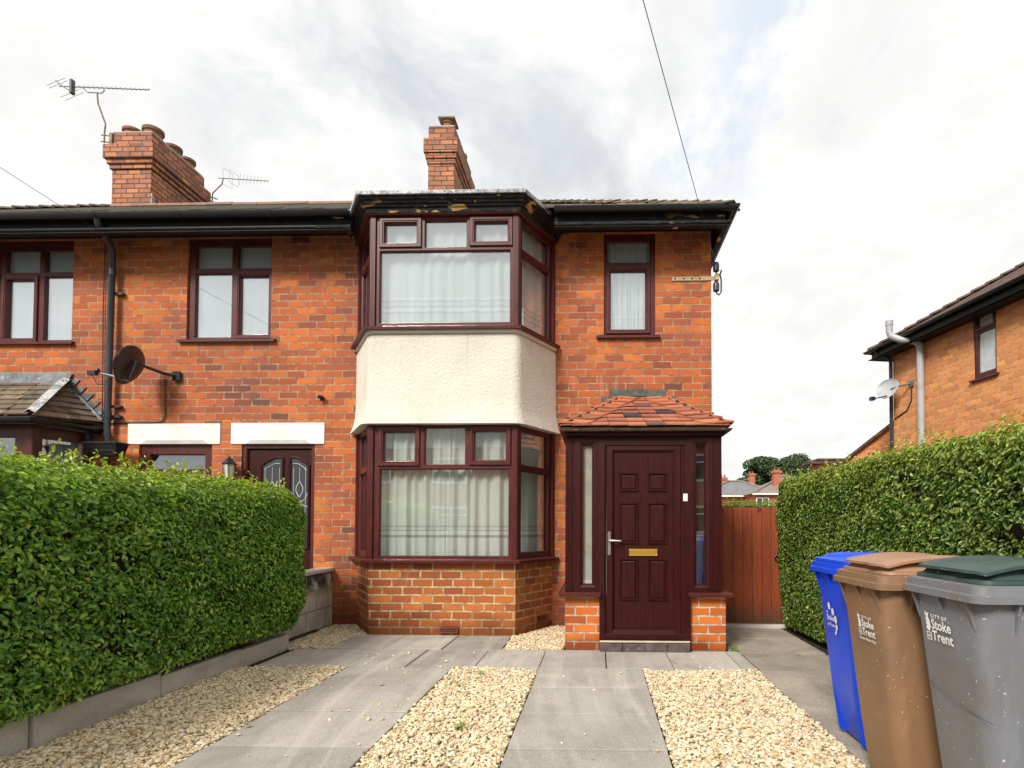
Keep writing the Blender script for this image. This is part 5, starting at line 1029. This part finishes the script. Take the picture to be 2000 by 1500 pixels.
# ------------------------------------------------------------------ house on the right
WX0, WX1 = 2.04, 2.50
H3 = thing('detached_house', (7.5, 9, 0), 'orange brick house behind the right hedge with long eaves gutter', 'house')
O3 = Vector((6.11,11.75)); D3 = Vector((.149,-.989)); F3 = Fr((O3.x,O3.y), (D3.x,D3.y)); LN3 = 8.5; WD = 7.0
b = MB().panel(F3, 0, LN3, -.1, 4.95, -.25, 0, [(WX0,WX1,3.74,4.88)]); b.fbox(F3, 0, .25, -.1, 4.95, -WD, -.25); b.fbox(F3, LN3-.25, LN3, -.1, 4.95, -WD, -.25); b.fbox(F3, .25, LN3-.25, -.1, 4.95, -WD, -WD+.25); b.build('wall', M_brickr, H3)
wd = window(H3, F3, WX0, WX1, 3.74, 4.88, [(WX0+.085,WX1-.085,4.60,4.77,1),(WX0+.08,WX1-.05,3.83,4.50,0)], n1=-.02, dep=.05, sill=(WX0-.05,WX1+.05,3.74,.05), glass=mat('obscured glass', plain((.55,.60,.60), .25)))
ov = .33; q = lambda u, n: Vector(F3(u, 0, n)[:2])
c4 = [q(-ov,ov), q(LN3+ov,ov), q(LN3+ov,-WD-ov), q(-ov,-WD-ov)]; hr = (WD+2*ov)/2; r0 = q(-ov+hr,ov-hr); r1 = q(LN3+ov-hr,ov-hr); ze = 4.93; zr = ze+hr*.60
MB().add([(*c4[0],ze),(*c4[1],ze),(*c4[2],ze),(*c4[3],ze),(*r0,zr),(*r1,zr)], [(0,1,5,4),(1,2,5),(2,3,4,5),(3,0,4)]).build('roof', M_roofr, H3, recalc=True)
hip_tiles((*c4[0],ze+.03), (*r0,zr+.03), 24, M_roofr, H3, .12, 'hip_tiles', .03)
pp = [tuple(q(-ov+.05,-WD)), tuple(q(-ov+.05,ov-.05)), tuple(q(LN3,ov-.05))]
MB().sweep(pp, [(-.02,4.73),(0,4.73),(0,4.92),(-.02,4.92)]).build('fascia', M_blackm, H3, recalc=True)
b = MB().sweep(pp, gutter_prof(.055,4.93,.065)); b.build('gutter', M_black, H3, smooth=40, recalc=True)
MB().add([F3(-ov,4.75,ov),F3(LN3+ov,4.75,ov),F3(LN3+ov,4.75,-.0),F3(-ov,4.75,-.0)], [(0,1,2,3)]).fbox(F3,-ov,0,4.74,4.752,-WD,ov).build('soffit', M_blackm, H3)
gp = lambda pts: [F3(u, z, n) for u, z, n in pts]
MB().tube(gp([(-.12,4.90,.30),(-.10,4.80,.28),(-.02,4.74,.10),(.0,4.62,.05),(.0,1.0,.05)]), .036, 8).build('downpipe', M_pipe, H3, smooth=50)
MB().tube(gp([(.62,5.22,.52),(.62,5.03,.52),(.63,4.94,.50),(.74,4.84,.38),(.86,4.78,.18),(.90,4.70,.10),(.90,4.55,.09),(.90,1.2,.09)]), .062, 12).tube(gp([(.90,2.62,.09),(.90,2.50,.09)]), .072, 12).tube(gp([(.90,2.56,.09),(1.05,2.56,.09),(1.08,2.56,-.02)]), .05, 10).tube(gp([(.62,5.24,.52),(.62,5.15,.52)]), .070, 12).build('soil_pipe', M_pvcg, H3, smooth=50)
MB().tube(gp([(.22,1.9,.07),(.22,2.45,.07),(.26,2.50,.05),(.30,2.5,-.02)]), .03, 8).build('waste_pipe', M_pvcg, H3, smooth=50)
d2 = thing('satellite_dish', F3(.55,4.0,.03), 'pale grey satellite dish on the corner of the orange brick house', 'satellite dish', 'satellite dishes')
dish(d2, F3(.24,4.03,.30), (-.78,-.55,.30), .215, .19, .05, M_dishg, M_dishg)
MB().tube(gp([(.28,4.0,.26),(.42,4.03,.16),(.55,4.05,.03)]), .018, 6).fbox(F3,.49,.61,3.99,4.11,.0,.03).build('wall_bracket', M_alu, d2); MB().tube(gp([(.28,3.86,.34),(.15,3.82,.55)]), .012, 6).fbox(F3,.10,.19,3.79,3.86,.53,.61).build('feed_arm', M_black, d2)
MB().tube(gp([(.56,4.0,.02),(.54,3.72,.015),(.42,3.55,.015),(.05,3.45,.015)]), .012, 6).build('cable', M_black, d2)
# side extension with sloping verge
fe = Fr(tuple(q(-.02,-1.0)), (1,.15)); xa = O3.x
b = MB().add([(5.35,12.9,-.1),(6.9,12.7,-.1),(6.9,12.7,3.75),(5.35,12.9,2.48)], [(0,1,2,3)]); b.add([(5.35,12.9,-.1),(5.35,12.9,2.48),(7.4,17,2.48),(7.4,17,-.1)], [(0,1,2,3)]); b.build('extension_wall', M_brickr, H3)
b = MB().prism([(5.22,12.82,2.44),(5.22,12.82,2.50),(6.95,12.60,3.90),(6.95,12.60,3.82)], (1.75,3.5,0)); b.build('extension_roof', M_roofr, H3, recalc=True)
# ------------------------------------------------------------------ far houses, tree
def far_house(loc, w_, d_, ez, rz, hip, wall, roof, label, chims, wins=(), g='distant houses'):
    X0, Y0 = loc; root = thing('brick_house', (X0+w_/2, Y0+d_/2, 0), label, 'house', g); MB().box(X0,X0+w_,Y0,Y0+d_,-.05,ez).build('wall', wall, root)
    o = .35; a = [(X0-o,Y0-o,ez),(X0+w_+o,Y0-o,ez),(X0+w_+o,Y0+d_+o,ez),(X0-o,Y0+d_+o,ez)]; h = min(hip, w_/2)
    rf = MB().add(a+[(X0+h,Y0+d_/2,rz),(X0+w_-h,Y0+d_/2,rz)], [(0,1,5,4),(1,2,5),(2,3,4,5),(3,0,4),(3,2,1,0)]).build('roof', roof, root, recalc=True)
    b = MB(); b.tube([(X0-o,Y0-o,ez+.08),(X0+h,Y0+d_/2,rz+.08),(X0+w_-h,Y0+d_/2,rz+.08),(X0+w_+o,Y0-o,ez+.08)], .12, 6); b.build('ridge_tiles', M_roofb, rf)
    MB().box(X0-o-.08,X0+w_+o+.08,Y0-o-.14,Y0-o-.02,ez-.14,ez+.02).build('gutter', M_white, root)
    for cx_, cy_, zt in chims:
        c = MB().box(cx_-.36,cx_+.36,cy_-.4,cy_+.4,ez,zt).box(cx_-.46,cx_+.46,cy_-.5,cy_+.5,zt-.30,zt-.08).build('chimney', M_brickf, root)
        for k in (-.2,.16): MB().lathe((cx_+k,cy_,zt), [(.10,0),(.09,.26),(.11,.32),(.001,.32)], 10).build('chimney_pot', M_pot, c)
    for u, z0, z1, ww in wins:
        f = MB().ring(Fr((0,Y0),(1,0)), u-ww/2, u+ww/2, z0, z1, [(0,-.02),(0,.06),(.10,.06),(.10,-.02)]).fbox(Fr((0,Y0),(1,0)), u-.04, u+.04, z0, z1, .0, .055).build('window', M_white, root); MB().fbox(Fr((0,Y0),(1,0)), u-ww/2+.08, u+ww/2-.08, z0+.08, z1-.08, .0, .03).build('pane', M_dglass, f)
    return root
far_house((11.6,62), 8.6, 7, 4.6, 6.4, 3.6, M_brickf, M_roofg, 'distant brick house with a blue grey roof seen over the gate', [(14.6,65.5,6.9)])
far_house((16.2,58), 8.6, 8.5, 4.6, 6.75, 4.2, M_brickf, M_roofb, 'distant brick house with a beige hipped roof and tall front chimney', [(18.9,59.8,7.15),(23.4,61.5,7.1)], [(16.9,2.9,4.2,1.3),(19.6,2.9,4.2,1.3),(22.2,2.9,4.2,1.3)])
far_house((19.5,76), 12, 8, 4.9, 6.9, 4, M_brickf, M_roofb, 'most distant brick house whose chimney rises against the dark tree', [(21.8,80,8.7)])
fd = thing('flat_roof_house', (13,34,0), 'dark fascia of a flat roofed building just above the far right hedge', 'house', 'distant houses'); MB().box(12.9,17,33.1,34.5,0,5.0).build('wall', M_brickf, fd); MB().box(12.35,17.5,32.9,34.3,4.88,5.02).box(12.9,17.2,33.2,34.2,5.12,5.22).box(13.0,17.2,33.25,34.2,5.02,5.12).build('roof', M_roofr, fd)
def tree(loc, h, crown, label, n, size, seed=0):
    root = thing('broadleaf_tree', loc, label, 'tree', 'distant trees'); X, Y, _ = loc; b = MB(); b.tube([(X,Y,-.1),(X+.2,Y,h*.3),(X-.1,Y,h*.6)], [.5,.38,.2], 8); cl = []
    r = np.random.default_rng(seed)
    for i in range(80):
        a = r.uniform(0, 6.28); rr = crown*r.uniform(.15,1)**.6; zz_ = h*.62+h*.34*r.uniform(-.75,1); k = math.sqrt(max(.05, 1-((zz_-h*.6)/(h*.42))**2)); p_ = (X+rr*k*math.cos(a), Y+rr*k*math.sin(a)*.7, zz_); cl.append((p_, r.uniform(.9,1.7)))
        if i % 2: b.tube([(X,Y,h*.35),(X+(p_[0]-X)*.5,Y+(p_[1]-Y)*.5,(h*.45+p_[2])/2),p_], [.16,.09,.03], 5)
    b.build('trunk', M_bark, root); C = []; N_ = []
    for i in range(n): p_, s_ = cl[i % len(cl)]; d_ = r.normal(0,1,3); d_ /= np.linalg.norm(d_); rad = s_*r.uniform(.5,1)**.5*crown/5.2; C.append(np.array(p_)+d_*rad*[1.1,1,.62]); N_.append(d_+[0,0,.5])
    leafmesh('crown', np.array(C), np.array(N_), size, M_leafT, root, np.zeros(n), asp=.7)
tree((27.6,86,0), 11.7, 5.9, 'large dark green tree behind the distant chimneys', 36000, .30, 4)
tree((33.5,88,0), 9.2, 3.4, 'smaller dark tree right of the big one above the far hedge', 9000, .30, 6)
# ------------------------------------------------------------------ across the road, behind the camera (seen in the window panes)
H5 = thing('terraced_house', (-3,-17,0), 'red brick house across the road reflected in the lower bay panes', 'house')
FO = Fr((0,-16), (-1,0))
MB().box(-14,6,-24,-16,-.1,5.2).build('wall', M_brickf, H5); MB().add([(-14.4,-15.6,5.2),(6.4,-15.6,5.2),(6.4,-24.4,5.2),(-14.4,-24.4,5.2),(-11,-20,7.9),(3,-20,7.9)], [(0,1,5,4),(1,2,5),(2,3,4,5),(3,0,4)]).build('roof', M_roofg, H5, recalc=True)
for u in (-4.5,-1.,3.,7.5,11.5):
    for z0 in (.9,3.4):
        f = MB().ring(FO,u-.9,u+.9,z0,z0+1.35,[(0,-.02),(0,.06),(.1,.06),(.1,-.02)]).fbox(FO,u-.04,u+.04,z0,z0+1.35,0,.05).fbox(FO,u-.9,u+.9,z0+.9,z0+.97,0,.05).build('window', M_white, H5); MB().fbox(FO,u-.85,u+.85,z0+.05,z0+1.3,0,.03).build('pane', M_dglass, f)
